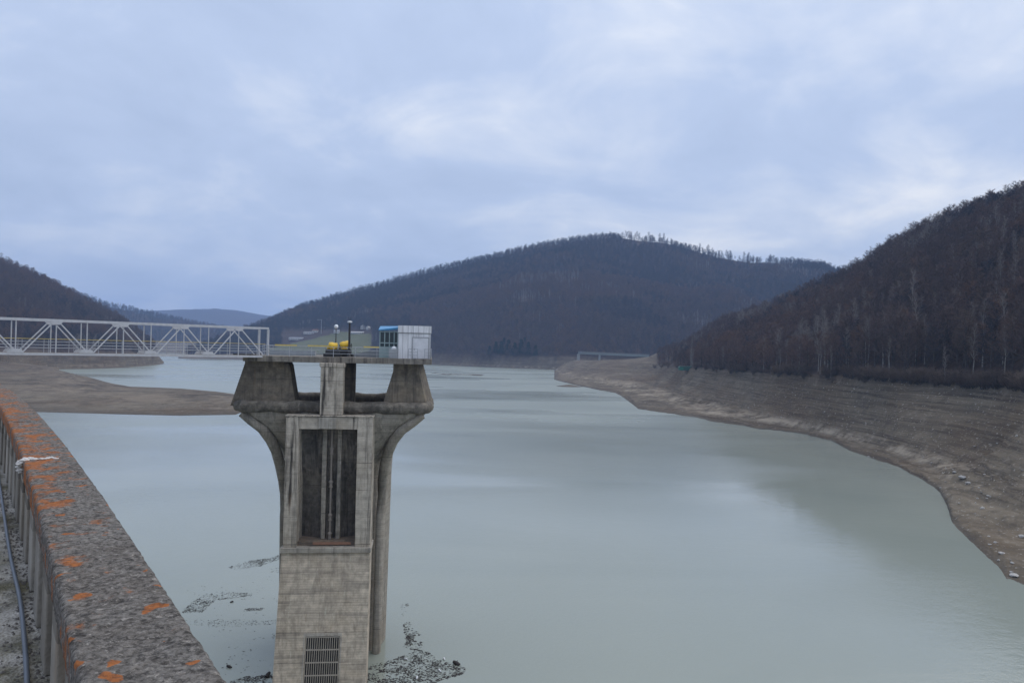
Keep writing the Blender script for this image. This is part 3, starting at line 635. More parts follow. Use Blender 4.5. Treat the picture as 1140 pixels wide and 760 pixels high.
def hoist(px, D, label, tilt):
    q = ondeck(px, D); L = thing('gate_hoist', label, 'hoist', q, YAW)
    mb = MB(); mb.box(-0.95, 0.95, -0.6, 0.6, 0, 0.35); mb.box(-0.75, 0.75, -0.45, 0.45, 0.353, 0.85); mb.build('base_frame', BLACK, L, bevel=0.03)
    mb = MB()
    p0 = Vector((-0.45, 0, 1.2)); p1 = Vector((0.5, 0, 1.2+tilt))
    d = (p1-p0)
    mb.tube([p0, p0+d*0.06, p0+d*0.5, p0+d*0.53, p0+d*0.95, p1], [0.30, 0.42, 0.42, 0.36, 0.36, 0.22], 14); mb.build('motor_housing', YELLOW, L)
    mb = MB(); mb.box(-0.30, 0.30, -0.34, 0.34, 0.853, 1.0); mb.box(-0.62, -0.44, -0.2, 0.2, 0.856, 1.15); mb.build('gearbox', YELLOW, L, bevel=0.03)
    mb = MB(); mb.tube([(0.74+0.0, 0.3*math.cos(2*pi*k/14), 1.05+tilt*0.6+0.3*math.sin(2*pi*k/14)) for k in range(15)], 0.028, 6, caps=False)
    for k in range(3): mb.tube([(0.74, 0, 1.05+tilt*0.6), (0.74, 0.3*math.cos(2*pi*k/3), 1.05+tilt*0.6+0.3*math.sin(2*pi*k/3))], 0.016, 5)
    mb.tube([(0.5, 0, 1.05+tilt*0.6), (0.76, 0, 1.05+tilt*0.6)], 0.04, 6)
    mb.build('handwheel', BLACK, L)
hoist(370.5, 82.0, 'level yellow gate hoist on a black base under the globe lamp', 0.0)
hoist(383.5, 84.0, 'tilted yellow gate hoist next to the thick dark lamp post', 0.35)
q = ondeck(438.5, 81.5)
wb = thing('dome_cabinet', 'small grey cabinet with a white dome by the railing in front of the glazed cabin', 'cabinet', q, YAW)
mb = MB(); mb.lathe([(0.27, 1.0), (0.28, 1.08), (0.24, 1.2), (0.14, 1.29), (0.02, 1.32)], 16); mb.build('dome', LAMPW, wb)
mb = MB(); mb.box(-0.55, 0.4, -0.3, 0.3, 0, 0.997); mb.build('cabinet', paint('grey_cabinet', (0.33, 0.35, 0.37), 0.6, 0.3), wb, bevel=0.02)

# ------------------------------------------------------------------ truss footbridge from the dam to the deck
E0 = Vector((*(TM @ Vector((tl(299.5, 396, 80.3)[0], -7.75, 0))).xy, DECKZ-0.2)); bd = Vector((-0.74, -0.673, 0)).normalized()
BL = 39.2; slope = 0.003
brd = thing('truss_footbridge', 'light grey steel truss footbridge reaching from the dam to the tower deck', 'footbridge', E0)
bn = Vector((-bd.y, bd.x, 0))                            # across the bridge
if bn.y < 0: bn = -bn
def bp(t_, z, side=0.0): return bd*t_+bn*side+Vector((0, 0, z+t_*slope))
WB = 2.3; HB = 3.25
nodes = [6.3+5.5*i for i in range(6)]; tops = [3.2+5.52*i for i in range(7)]
def bb_(name, a, c, w, h=None, up=(0, 0, 1)): return MB().bar(a, c, w, h, up).build(name, STEEL, brd)
def gusset(t0, z0, z1, w0, w1, s_):
    p = [bp(t0-w0, z0, s_-0.1), bp(t0+w0, z0, s_-0.1), bp(t0+w1, z1, s_-0.1), bp(t0-w1, z1, s_-0.1)]; p2 = [v+bn*0.025 for v in p]
    MB().add(p+p2, [(0, 1, 2, 3), (7, 6, 5, 4), (0, 4, 5, 1), (1, 5, 6, 2), (2, 6, 7, 3), (3, 7, 4, 0)]).build('gusset_plate', STEEL, brd)
for s_ in (0.0, WB):
    bb_('bottom_chord', bp(-0.05, 0.1, s_), bp(BL, 0.1, s_), 0.13, 0.2); bb_('top_chord', bp(-0.05, HB-0.11, s_), bp(BL, HB-0.11, s_), 0.18, 0.20)
    bb_('end_post', bp(0, 0.21, s_), bp(0, HB-0.23, s_), 0.2, 0.2, (1, 0, 0))
    for tp in tops:
        for nd in ((tp-2.85), (tp+2.8)):
            if nd > BL: continue
            if nd <= 0.5: bb_('diagonal', bp(tp-0.2, HB-0.25, s_), bp(0.5, 0.28, s_), 0.085, 0.105)
            else: bb_('diagonal', bp(tp+(0.2 if nd > tp else -0.2), HB-0.25, s_), bp(nd+(-0.3 if nd > tp else 0.3), 0.28, s_), 0.085, 0.105)
        if tp < BL: bb_('post', bp(tp, 0.22, s_), bp(tp, HB-0.24, s_), 0.075, 0.075, (1, 0, 0)); gusset(tp, HB-0.5, HB-0.23, 0.28, 0.5, s_)
    for nd in nodes:
        if nd < BL: bb_('post', bp(nd, 0.22, s_), bp(nd, HB-0.24, s_), 0.075, 0.075, (1, 0, 0)); gusset(nd, 0.23, 0.55, 0.62, 0.4, s_)
for tt in [0.0]+nodes: bb_('top_brace', bp(tt, HB-0.12, 0.12), bp(tt, HB-0.12, WB-0.12), 0.10, 0.12)
for tt in [0.3]+[1.4*i+1 for i in range(27)]: bb_('floor_beam', bp(tt, 0.06, 0.1), bp(tt, 0.06, WB-0.1), 0.10, 0.14)
mb = MB(); p = [bp(0, 0.16, 0.14), bp(BL, 0.16, 0.14), bp(BL, 0.16, WB-0.14), bp(0, 0.16, WB-0.14)]; mb.hexa(p, [v+Vector((0, 0, 0.05)) for v in p]); mb.build('walkway_grating', RUST, brd)
for s_ in (0.16, WB-0.16):
    mb = MB()
    for hh in (0.45, 0.72, 1.0): mb.tube([bp(0.2, 0.2+hh, s_), bp(BL, 0.2+hh, s_)], 0.022, 6)
    for i in range(20): mb.tube([bp(0.3+i*2.0, 0.2, s_), bp(0.3+i*2.0, 1.4, s_)], 0.025, 6)
    mb.build('handrail', RAIL, brd)
    mb = MB(); mb.tube([bp(0.2, 1.45, s_), bp(BL, 1.45, s_)], 0.022, 6); mb.build('yellow_handrail', PALEYEL, brd)

# ------------------------------------------------------------------ dam crest, parapet, walkway
TD = Vector((-0.596, 0.803, 0)); TN = Vector((0.803, 0.596, 0))
def cperp(s): return 0.419 if s < 2 else 0.56-(0.0022 if s < 10 else 0.003)*(s-10)**2
def dp(s, off, z):                                       # s along the crest, off across it (towards the water positive)
    e = 0.01; c = cperp(s); k = (cperp(s+e)-cperp(s-e))/(2*e)
    nrm = (TN-TD*k).normalized()
    p = TD*s+TN*c+nrm*off; return Vector((p.x, p.y, z))
CREST = 34.35; PTOP = 35.10
def strip(svals, prof, closed=True):                     # extrude a cross-section (off, z) along the crest
    vs = [dp(s, o, z) for s in svals for o, z in prof]; n = len(prof); fs = []
    for i in range(len(svals)-1):
        for k in range(n if closed else n-1):
            fs.append((i*n+k, i*n+(k+1) % n, (i+1)*n+(k+1) % n, (i+1)*n+k))
    mb = MB(); mb.add(vs, fs)
    if closed: mb.add(vs[:n], [list(range(n))]); mb.add(vs[-n:], [list(range(n-1, -1, -1))])
    return mb
ss = [-14+2*i for i in range(88)]
dam = thing('concrete_dam', 'grey concrete dam wall whose crest runs along the left under the lichen parapet', 'dam', (0, 0, 0))
strip(ss, [(0.13, CREST-0.02), (0.02, CREST-0.02), (-6, CREST-0.02), (-14, -10), (0.6, -10)]).build('dam_body', concrete('dam_concrete', (0.30, 0.28, 0.25), boards=0.4), dam)
# walkway sheet
m, t, b = material('walkway_concrete'); pos = objcoord(t)
n = t.noise(pos, 1.3, 6, 0.65); n2 = t.noise(pos, 8, 6, 0.7); n3 = t.voro(pos, 55)
k = t.mix(t.map(n2, 0.35, 0.65), (0.27, 0.255, 0.23), (0.50, 0.475, 0.43))
k = t.mix(t.math('MULTIPLY', t.map(n, 0.46, 0.60), 0.9), k, t.mix(t.map(n2, 0.4, 0.6), (0.06, 0.058, 0.028), (0.12, 0.105, 0.05)))
k = t.mix(t.math('MULTIPLY', t.map(n3, 0.25, 0.1), 0.35), k, (0.10, 0.095, 0.09))
t.l.new(k, b.inputs['Base Color']); b.inputs['Roughness'].default_value = 0.95
t.l.new(t.bump(t.math('ADD', n2, n3), 0.7, 0.02), b.inputs['Normal'])
wsv = [-14+0.25*i for i in range(140)]+[21+2*i for i in range(70)]
wk = strip(wsv, [(0.0, CREST+0.004), (-0.35, CREST+0.004), (-5.9, CREST+0.004)], closed=False).build('pavement', m); tag(wk, kind='structure')
# parapet
par = thing('parapet_wall', 'old concrete parapet with orange lichen on its broad top, beside the dam walkway', 'parapet', dp(0, 0, CREST))
def child_at(o, parent): o.parent = parent; o.matrix_parent_inverse = Matrix.Translation(-Vector(parent.location)); return o
PANEL = concrete('parapet_panel', (0.27, 0.25, 0.22), (0.045, 0.042, 0.038), stain=0.9, boards=0.0, grime=0.35, ochre=0.4)
wsv = [-14+0.5*i for i in range(70)]+[21+2*i for i in range(70)]
child_at(strip(wsv, [(0.10, CREST-0.015), (0.10, PTOP-0.135), (-0.095, PTOP-0.135), (-0.10, CREST+0.02)]).build('wall_panel', PANEL), par)
PIL = concrete('parapet_pilaster', (0.34, 0.315, 0.275), (0.07, 0.06, 0.05), stain=0.8, boards=0.0, grime=0.2, ochre=0.6)
s = -3.0; np_ = 0
while s < 46:
    wd = 0.32
    mb = MB(); mb.hexa([dp(s, -0.138, CREST+0.007), dp(s, -0.09, CREST+0.007), dp(s+wd, -0.09, CREST+0.007), dp(s+wd, -0.138, CREST+0.007)], [dp(s, -0.132, PTOP-0.137), dp(s, -0.085, PTOP-0.137), dp(s+wd, -0.085, PTOP-0.137), dp(s+wd, -0.132, PTOP-0.137)])
    child_at(mb.build('pilaster', PIL, bevel=0.008), par); s += 0.72; np_ += 1
m, t, b = material('lichen_coping'); pos = objcoord(t)
a_s = t.node('ShaderNodeAttribute', attribute_name='along').outputs['Fac']; a_o = t.node('ShaderNodeAttribute', attribute_name='across').outputs['Fac']
n1 = t.noise(pos, 3.2, 6, 0.65); n2 = t.noise(pos, 46, 6, 0.72); n3 = t.noise(pos, 120, 3, 0.6)
vo = t.voro(pos, 120); vo2 = t.voro(pos, 48)
k = t.mix(t.map(n2, 0.38, 0.62), (0.05, 0.046, 0.042), (0.27, 0.252, 0.228))
k = t.mix(t.math('MULTIPLY', t.map(n1, 0.42, 0.65), 0.35), k, (0.10, 0.078, 0.06))
k = t.mix(t.math('MULTIPLY', t.map(t.noise(t.vmath('ADD', pos, (3, 5, 1)), 30, 5, 0.75), 0.57, 0.65), 0.85), k, (0.40, 0.37, 0.33))
k = t.mix(t.math('MULTIPLY', t.map(vo, 0.22, 0.05), 0.55), k, (0.03, 0.027, 0.025))
k = t.mix(t.math('MULTIPLY', t.map(n3, 0.64, 0.74), 0.7), k, (0.45, 0.42, 0.38))
k = t.mix(t.math('MULTIPLY', t.map(t.noise(t.vmath('ADD', pos, (13, 1, 4)), 18, 6, 0.75), 0.56, 0.64), 0.8), k, (0.022, 0.020, 0.018))
# orange lichen: dense on the far half towards the walkway, loose round patches close by
ln = t.noise(t.vmath('ADD', pos, (2, 9, 4)), 5.5, 8, 0.66, 0.3); lsm = t.noise(t.vmath('ADD', pos, (7, 3, 2)), 3.4, 3, 0.5, 0.2)
bias = t.math('ADD', t.map(a_s, 2.0, 6.0, -0.115, 0.025), t.map(a_o, -0.17, 0.17, 0.05, -0.055))
lf = t.map(t.math('ADD', ln, bias), 0.515, 0.60)
spots = t.map(t.math('ADD', t.math('MULTIPLY', t.noise(t.vmath('ADD', pos, (1, 2, 7)), 9.0, 2, 0.4, 0.2), 1.0), t.math('MULTIPLY', n2, 0.10)), 0.71, 0.73)
lf = t.math('MAXIMUM', lf, spots)
lf = t.math('MULTIPLY', lf, t.map(n2, 0.30, 0.50, 0.35, 0.95))
vc = t.node('ShaderNodeTexVoronoi', feature='DISTANCE_TO_EDGE'); t.l.new(t.vmath('ADD', pos, t.vmath('MULTIPLY', t.node('ShaderNodeTexNoise', n_2=5.0).outputs['Color'], (0.25, 0.25, 0.25))), vc.inputs['Vector']); vc.inputs['Scale'].default_value = 1.3
k = t.mix(t.math('MULTIPLY', t.math('LESS_THAN', vc.outputs['Distance'], 0.0035), 0.6), k, (0.012, 0.011, 0.010))
k = t.mix(lf, k, t.mix(t.map(n2, 0.35, 0.65), (0.24, 0.075, 0.02), (0.46, 0.16, 0.045)))
t.l.new(k, b.inputs['Base Color']); b.inputs['Roughness'].default_value = 0.92; b.inputs['Specular IOR Level'].default_value = 0.25
t.l.new(t.bump(t.math('ADD', t.math('ADD', n2, t.math('MULTIPLY', vo2, -0.5)), t.math('MULTIPLY', n3, 0.5)), 0.9, 0.018), b.inputs['Normal'])
COP = m
def coping(s0, s1, ds, seed):
    n = max(2, int((s1-s0)/ds)); sv = np.linspace(s0, s1, n+1)
    prof = []
    hw_, th_, r_ = 0.163, 0.13, 0.022
    for k2 in range(9): prof.append((-hw_, -th_+ (th_-r_)*k2/8))
    for k2 in range(1, 4): a = pi/2*k2/4; prof.append((-hw_+r_-r_*math.cos(a), -r_+r_*math.sin(a)))
    for k2 in range(0, 21): prof.append((-hw_+r_+(2*hw_-2*r_)*k2/20, 0))
    for k2 in range(1, 4): a = pi/2*k2/4; prof.append((hw_-r_+r_*math.sin(a), -r_+r_*math.cos(a)))
    for k2 in range(9): prof.append((hw_, -r_-(th_-r_)*k2/8))
    for k2 in range(1, 6): prof.append((hw_-2*hw_*k2/6, -th_))
    P = len(prof); S = np.repeat(sv, P); O = np.tile([p[0] for p in prof], n+1); Zp = np.tile([p[1] for p in prof], n+1)
    d1 = fbm(S*9+seed, O*9+Zp*9+seed*3, 4, 0.6); d2 = fbm(S*38+seed*5, O*38+Zp*31, 3, 0.6); d3 = fbm(S*2.0, O*2+40+seed, 3)
    amp = 0.007*d1+0.0045*d2
    edge = np.clip((np.abs(O)-0.12)/0.043, 0, 1)
    oo = O*(1+0.008*d3*edge)+np.sign(O)*edge*(d2*0.003-0.005*np.clip(d1-0.35, 0, 1)); zz = PTOP+Zp+amp*np.where(Zp > -0.1, 1, 0.2)+0.006*d3
    end = np.minimum(np.minimum(S-s0, s1-S)/0.03, 1); zz = zz-0.012*(1-end)*(0.6+d1)
    vs = [tuple(dp(float(s_), float(o_), float(z2))) for s_, o_, z2 in zip(S, oo, zz)]
    fs = [(i*P+k2, i*P+(k2+1) % P, (i+1)*P+(k2+1) % P, (i+1)*P+k2) for i in range(n) for k2 in range(P)]
    mb = MB(); mb.add(vs, fs, True); mb.add(vs[:P], [list(range(P))]); mb.add(vs[-P:], [list(range(P-1, -1, -1))])
    o = mb.build('coping', COP)
    for nm, arr in (('along', S), ('across', O)):
        at = o.data.attributes.new(nm, 'FLOAT', 'POINT'); full = np.concatenate([arr, arr[:P], arr[-P:]]); at.data.foreach_set('value', full.astype(np.float32))
    return child_at(o, par)
joints = [-6, 0.4, 6.42, 9.3, 12.4, 16, 20, 26, 32, 40, 50, 62, 74]
for j, (a_, c_) in enumerate(zip(joints[:-1], joints[1:])):
    coping(a_+0.012, c_-0.012, 0.014 if (0 < a_ < 6.3) else (0.03 if a_ < 12 and a_ > 0 else 0.25), 3+j*7)
MORT = paint('white_mortar', (0.62, 0.60, 0.57), 0.9, 0.5, (0.30, 0.28, 0.25), sc=14)
mb = MB()
for k2 in range(58):                                     # crumbled white mortar in the open joint
    o_ = (random.uniform(-0.175, -0.02) if random.random() < 0.8 else random.uniform(-0.02, 0.05)) if k2 < 34 else random.uniform(-0.19, -0.165); r = random.uniform(0.005, 0.019)
    zc = PTOP+random.uniform(-0.004, 0.004) if k2 < 34 else PTOP-random.uniform(0.0, 0.11)
    c = dp(6.42+random.gauss(0, 0.022)+(0.05*random.random() if o_ < -0.1 else 0), o_, zc)
    vs = []; fs = []
    for i in range(4):
        for j in range(6):
            th = pi*(i+0.5)/4; ph = 2*pi*j/6; rr = r*random.uniform(0.7, 1.2)
            vs.append((c.x+rr*1.5*math.sin(th)*math.cos(ph), c.y+rr*1.1*math.sin(th)*math.sin(ph), c.z+rr*0.55*math.cos(th)))
    for i in range(3):
        for j in range(6): fs.append((i*6+j, i*6+(j+1) % 6, (i+1)*6+(j+1) % 6, (i+1)*6+j))
    mb.add(vs, fs, True); mb.add(vs[:6], [list(range(6))]); mb.add(vs[-6:], [list(range(5, -1, -1))])
child_at(mb.build('joint_mortar', MORT), par)
# pipe along the foot of the parapet
pp = [gp(*q, CREST+0.02) for q in ((0, 540), (5, 575), (12, 620), (22, 665), (27, 710), (30, 760))]
pp = [pp[0]+(pp[0]-pp[1])*3, pp[0]+(pp[0]-pp[1])*1.2]+pp+[pp[-1]+(pp[-1]-pp[-2])*0.9+Vector((-0.02, 0, 0)), pp[-1]+(pp[-1]-pp[-2])*2.5]
fine = []
for i in range(len(pp)-1):
    for q in range(6):
        k = q/6; p0 = pp[max(i-1, 0)]; p1 = pp[i]; p2 = pp[i+1]; p3 = pp[min(i+2, len(pp)-1)]
        fine.append(0.5*((2*p1)+(p2-p0)*k+(2*p0-5*p1+4*p2-p3)*k*k+(-p0+3*p1-3*p2+p3)*k**3))
cbm = MB(); cbm.tube(fine, 0.0125, 10); tag(cbm.build('pipe', CABLE), 'thin blue grey plastic pipe lying on the mossy walkway beside the parapet', 'pipe')
# grit and moss along the wall foot
mb = MB()
for k2 in range(900):
    s_ = random.uniform(2.4, 9.5); o_ = -0.10-abs(random.gauss(0, 0.10)); r = random.uniform(0.004, 0.013); c = dp(s_, o_, CREST+0.006)
    a = random.random()*6.28; vs = [(c.x+r*math.cos(a+i*1.57)*random.uniform(0.7, 1.3), c.y+r*math.sin(a+i*1.57)*random.uniform(0.7, 1.3), c.z) for i in range(4)]+[(c.x, c.y, c.z+r*random.uniform(0.5, 1.1))]
    mb.add(vs, [(0, 1, 4), (1, 2, 4), (2, 3, 4), (3, 0, 4)])
tag(mb.build('gravel', paint('dark_grit', (0.13, 0.12, 0.11), 0.95, 0.5, (0.30, 0.28, 0.25), sc=20)), kind='stuff')

# ------------------------------------------------------------------ driftwood rafts on the water
def inside(poly, x, y):
    r = False; n = len(poly)
    for i in range(n):
        x0, y0 = poly[i]; x1, y1 = poly[(i+1) % n]
        if (y0 > y) != (y1 > y) and x < (x1-x0)*(y-y0)/(y1-y0)+x0: r = not r
    return r
DRIFT = paint('wet_driftwood', (0.05, 0.044, 0.042), 0.6, 0.4, (0.13, 0.115, 0.105), sc=1.2)
patches = [([(408,742),(432,735),(447,730),(470,722),(492,735),(521,744),(515,750),(490,757),(470,770),(455,800),(404,800)], 4200, 0.6),
    ([(452,708),(462,706),(470,716),(468,724),(452,722)], 120, 0.8), ([(449,694),(457,690),(461,700),(468,706),(458,712),(451,708)], 110, 0.7), ([(446,672),(455,670),(455,684),(447,686)], 26, 0.5),
    ([(254,631),(275,624),(300,621),(312,617),(312,622),(290,630),(262,634)], 600, 0.5), ([(230,660),(245,658),(282,660),(280,663),(240,668),(225,681),(202,682),(212,671)], 900, 0.45),
    ([(272,677),(294,676),(292,679),(274,680)], 110, 0.5), ([(203,690),(225,688),(310,690),(312,694),(250,698),(205,694)], 260, 0.4), ([(258,757),(275,752),(308,750),(308,790),(225,790)], 1500, 0.6), ([(205,650),(312,640),(314,760),(250,750)], 130, 0.5), ([(300,633),(313,631),(313,637),(302,637)], 30, 0.5), ([(303,703),(312,702),(311,712),(304,712)], 25, 0.5)]
mb = MB()
for poly, n, size in patches:
    xs = [p[0] for p in poly]; ys = [p[1] for p in poly]; k = 0; tries = 0
    while k < n and tries < n*30:
        tries += 1
        x = random.uniform(min(xs), max(xs)); y = random.uniform(min(ys), max(ys))
        if not inside(poly, x, y): continue
        if random.random() > 0.10+1.2*float(vnoise(np.array([x*0.11]), np.array([y*0.30]))[0])**1.6: continue
        k += 1; p = gp(x, y, 0.0); L = random.uniform(0.10, 0.55)*size*(2.6 if random.random() < 0.05 else 1); a = random.gauss(0.3, 0.9); r = random.uniform(0.010, 0.036)*size
        d = Vector((math.cos(a), math.sin(a), random.gauss(0, 0.04)))*L; z0 = r*0.5+random.uniform(0, 0.012)
        mb.tube([p-d*0.5+Vector((0, 0, z0)), p+Vector((random.gauss(0, 0.06*L), random.gauss(0, 0.06*L), z0+r*0.4)), p+d*0.5+Vector((0, 0, z0))], [r, r*0.9, r*0.5], 4, smooth=False)
        if random.random() < 0.35:
            q = random.uniform(0.10, 0.28)*size
            mb.add([p+Vector((q*math.cos(a+i*1.57)*random.uniform(0.5, 1.2), q*math.sin(a+i*1.57)*random.uniform(0.5, 1.2), 0.012+0.02*random.random())) for i in range(4)], [(0, 1, 2, 3)])
DRIFT.node_tree.nodes['Principled BSDF'].inputs['Specular IOR Level'].default_value = 0.08
tag(mb.build('driftwood_debris', DRIFT, fix=False), 'dark raft of floating sticks and bark around the foot of the tower', 'driftwood', kind='stuff')
LIT = paint('pale_litter', (0.62, 0.64, 0.66), 0.4, 0.2, (0.4, 0.4, 0.4))
def lump(mb, c, r, sq=0.7, n=6, jit=0.25, rnd=random):
    rows = 4; vs = []; fs = []
    ax = [r*rnd.uniform(0.7, 1.3), r*rnd.uniform(0.7, 1.3)]
    for i in range(rows):
        for j in range(n):
            th = pi*(i+0.5)/rows; ph = 2*pi*j/n+0.4*i; q = rnd.uniform(1-jit, 1+jit)
            vs.append((c[0]+ax[0]*q*math.sin(th)*math.cos(ph), c[1]+ax[1]*q*math.sin(th)*math.sin(ph), c[2]+r*sq*q*math.cos(th)))
    for i in range(rows-1):
        for j in range(n): fs.append((i*n+j, i*n+(j+1) % n, (i+1)*n+(j+1) % n, (i+1)*n+j))
    mb.add(vs, fs); mb.add(vs[:n], [list(range(n))]); mb.add(vs[-n:], [list(range(n-1, -1, -1))])
for x, y in ((452, 733), (494.5, 733), (464, 754), (489.5, 746)):
    p = gp(x, y, 0.1); mb = MB(); mb.lathe([(0.04, -0.16), (0.055, -0.15), (0.055, 0.04), (0.02, 0.10), (0.02, 0.14)], 10)
    o = mb.build('plastic_bottle', LIT); o.location = p; o.rotation_euler = (pi/2, random.uniform(-0.2, 0.2), random.random()*3); o.scale = (1.9, 1.9, 1.9)
    tag(o, 'pale plastic bottle caught in the driftwood raft right of the tower', 'bottle', 'bottles in the driftwood')
for x, y, r, lab in ((508, 739, 0.42, 'dark log end sticking out at the right tip of the driftwood raft'), (298, 752, 0.4, 'dark stump floating left of the tower foot near the bottom edge'), (255, 742.5, 0.3, 'dark floating wood chunk, lowest of those between parapet and tower'), (258, 670, 0.22, 'single dark wood lump floating alone in open water left of the tower')):
    p = gp(x, y, 0.0); mb = MB(); a = random.random()*3
    mb.tube([p+Vector((-r*math.cos(a), -r*math.sin(a), 0.02)), p+Vector((0, 0, r*0.35)), p+Vector((r*math.cos(a), r*math.sin(a), r*0.5))], [r*0.5, r*0.55, r*0.4], 8)
    mb.tube([p+Vector((0, 0, r*0.3)), p+Vector((r*0.3, 0.3*r, r*1.0))], [r*0.14, r*0.06], 6)
    tag(mb.build('driftwood_log', DRIFT), lab, 'log')

# ------------------------------------------------------------------ stones on the right bank
ROCK = paint('pale_stone', (0.40, 0.385, 0.36), 0.9, 0.4, (0.2, 0.19, 0.17), sc=1.2); ROCKD = paint('grey_stone', (0.20, 0.19, 0.175), 0.9, 0.4, (0.11, 0.10, 0.09), sc=1.2)
def zat(x, y): return float(terrain(np.array([x/y]), np.array([y]))[0][0])
def onland(px, py):                                      # march along the pixel ray to the ground
    u, v = ray(px, py); Y = np.linspace(60, 2300, 14000); z = terrain(np.full_like(Y, u), Y)[0]; k = np.argmax(z > EYE+v*Y)
    return Vector((u*Y[k], Y[k], z[k]))
rk_src = []
for k in range(5):
    mb = MB(); lump(mb, (0, 0, 0.25), 0.8, 0.62, 7, 0.28); rk_src.append(mb)
big = [(1130, 641, 1.0), (1127, 627, 0.5), (1120, 640, 0.5), (1108, 604, .5), (1094, 566, 0.7), (1078, 538, 0.9), (1072, 532, 1.2), (1090, 543, 0.5), (1096, 528, 0.45), (1088, 555, .5), (1068, 560, 0.45), (1115, 616, 0.6), (1138, 598, 0.8), (1102, 606, 0.4), (1086, 560, 0.4), (926, 497, 1.0), (931, 500, 1.4), (922, 494, 0.7), (936, 503, 0.8), (967, 508, 0.6), (945, 505, 0.6), (1063, 526, 0.6), (1100, 552, 0.5), (1132, 486, 0.7), (1110, 494, 0.5), (1085, 497, 0.45)]
for k in range(110):
    x = random.uniform(960, 1140); y = random.uniform(440, 640)
    big.append((x, y, random.choice((0.16, 0.22, 0.3, 0.38))))
for k in range(130): big.append((random.uniform(700, 960), random.uniform(425, 490), random.choice((0.3, 0.4, 0.5))))
first = {}; nrock = 0
for i, (x, y, r) in enumerate(big):
    p = onland(x, y)
    if p.z < 0.1: continue
    pale = (i < 26) or random.random() < 0.5; key = (pale, i % 5)
    if key not in first: o = rk_src[i % 5].build('rock', ROCK if pale else ROCKD); first[key] = o
    else: o = first[key].copy(); COL.objects.link(o)
    o.location = p; o.rotation_euler = (0, 0, random.random()*6); o.scale = (r, r*random.uniform(0.6, 1.0), r*random.uniform(0.5, 0.9))
    tag(o, 'pale stone lying on the bare right bank' if pale else 'dark grey stone lying on the bare right bank', 'stone', 'pale stones on the bank' if pale else 'dark stones on the bank')

# ------------------------------------------------------------------ far road bridge, village, mast
def onhill(px, Y): u, v = ray(px, 388); x = u*Y; return Vector((x, Y, zat(x, Y)))
pL = ray(644, 395); pR = ray(722, 397); YB = 1222.0
bl_ = Vector((pL[0]*YB, YB, EYE+ray(645, 391.5)[1]*YB)); br_ = Vector((pR[0]*(YB+6), YB+6, EYE+ray(722, 395)[1]*(YB+6)))
BCON = paint('grey_bridge_concrete', (0.25, 0.255, 0.25), 0.85, 0.4, sc=0.4)
vb = thing('road_bridge', 'long grey girder road bridge on one pale pier at the far bare bank', 'bridge', bl_)
dv = br_-bl_; dv_n = dv.normalized(); sd2 = Vector((-dv_n.y, dv_n.x, 0)).normalized()*3.5
def q4(o, z): return [o-sd2+Vector((0, 0, z)), o+dv-sd2+Vector((0, 0, z)), o+dv+sd2+Vector((0, 0, z)), o+sd2+Vector((0, 0, z))]
MB().hexa(q4(Vector(), -1.0), q4(Vector(), 0.0)).build('road_deck', BCON, vb)
sd2 = sd2*0.75; MB().hexa(q4(Vector(), -3.6), q4(Vector(), -1.003)).build('girder', GIRDER, vb)
for sgn in (-1, 1):
    mb = MB(); o_ = sd2*1.25*sgn
    for hh in (0.6, 1.2): mb.tube([o_+Vector((0, 0, hh)), o_+dv+Vector((0, 0, hh))], 0.09, 5)
    for i in range(24): p = o_+dv*(i/23); mb.tube([p, p+Vector((0, 0, 1.2))], 0.07, 5)
    mb.build('railing', GIRDER, vb)
fr = 0.30; pc = dv*fr; mb = MB(); zb = zat(bl_.x+pc.x, bl_.y+pc.y)-bl_.z-2
mb.hexa([pc+Vector((-1.6, -2, zb)), pc+Vector((1.6, -2, zb)), pc+Vector((1.6, 2, zb)), pc+Vector((-1.6, 2, zb))], [pc+Vector((-1.3, -2, -3.61)), pc+Vector((1.3, -2, -3.61)), pc+Vector((1.3, 2, -3.61)), pc+Vector((-1.3, 2, -3.61))]).build('pier', BCON, vb)
for fr, nm in ((0.0, 'abutment'), (1.0, 'abutment')):
    pc = dv*fr; zb = min(zat(bl_.x+pc.x, bl_.y+pc.y)-bl_.z-1, -6); MB().hexa([pc+Vector((-3, -4, zb)), pc+Vector((3, -4, zb)), pc+Vector((3, 4, zb)), pc+Vector((-3, 4, zb))], [pc+Vector((-2, -3.5, -3.61)), pc+Vector((2, -3.5, -3.61)), pc+Vector((2, 3.5, -3.61)), pc+Vector((-2, 3.5, -3.61))]).build(nm, BCON, vb)
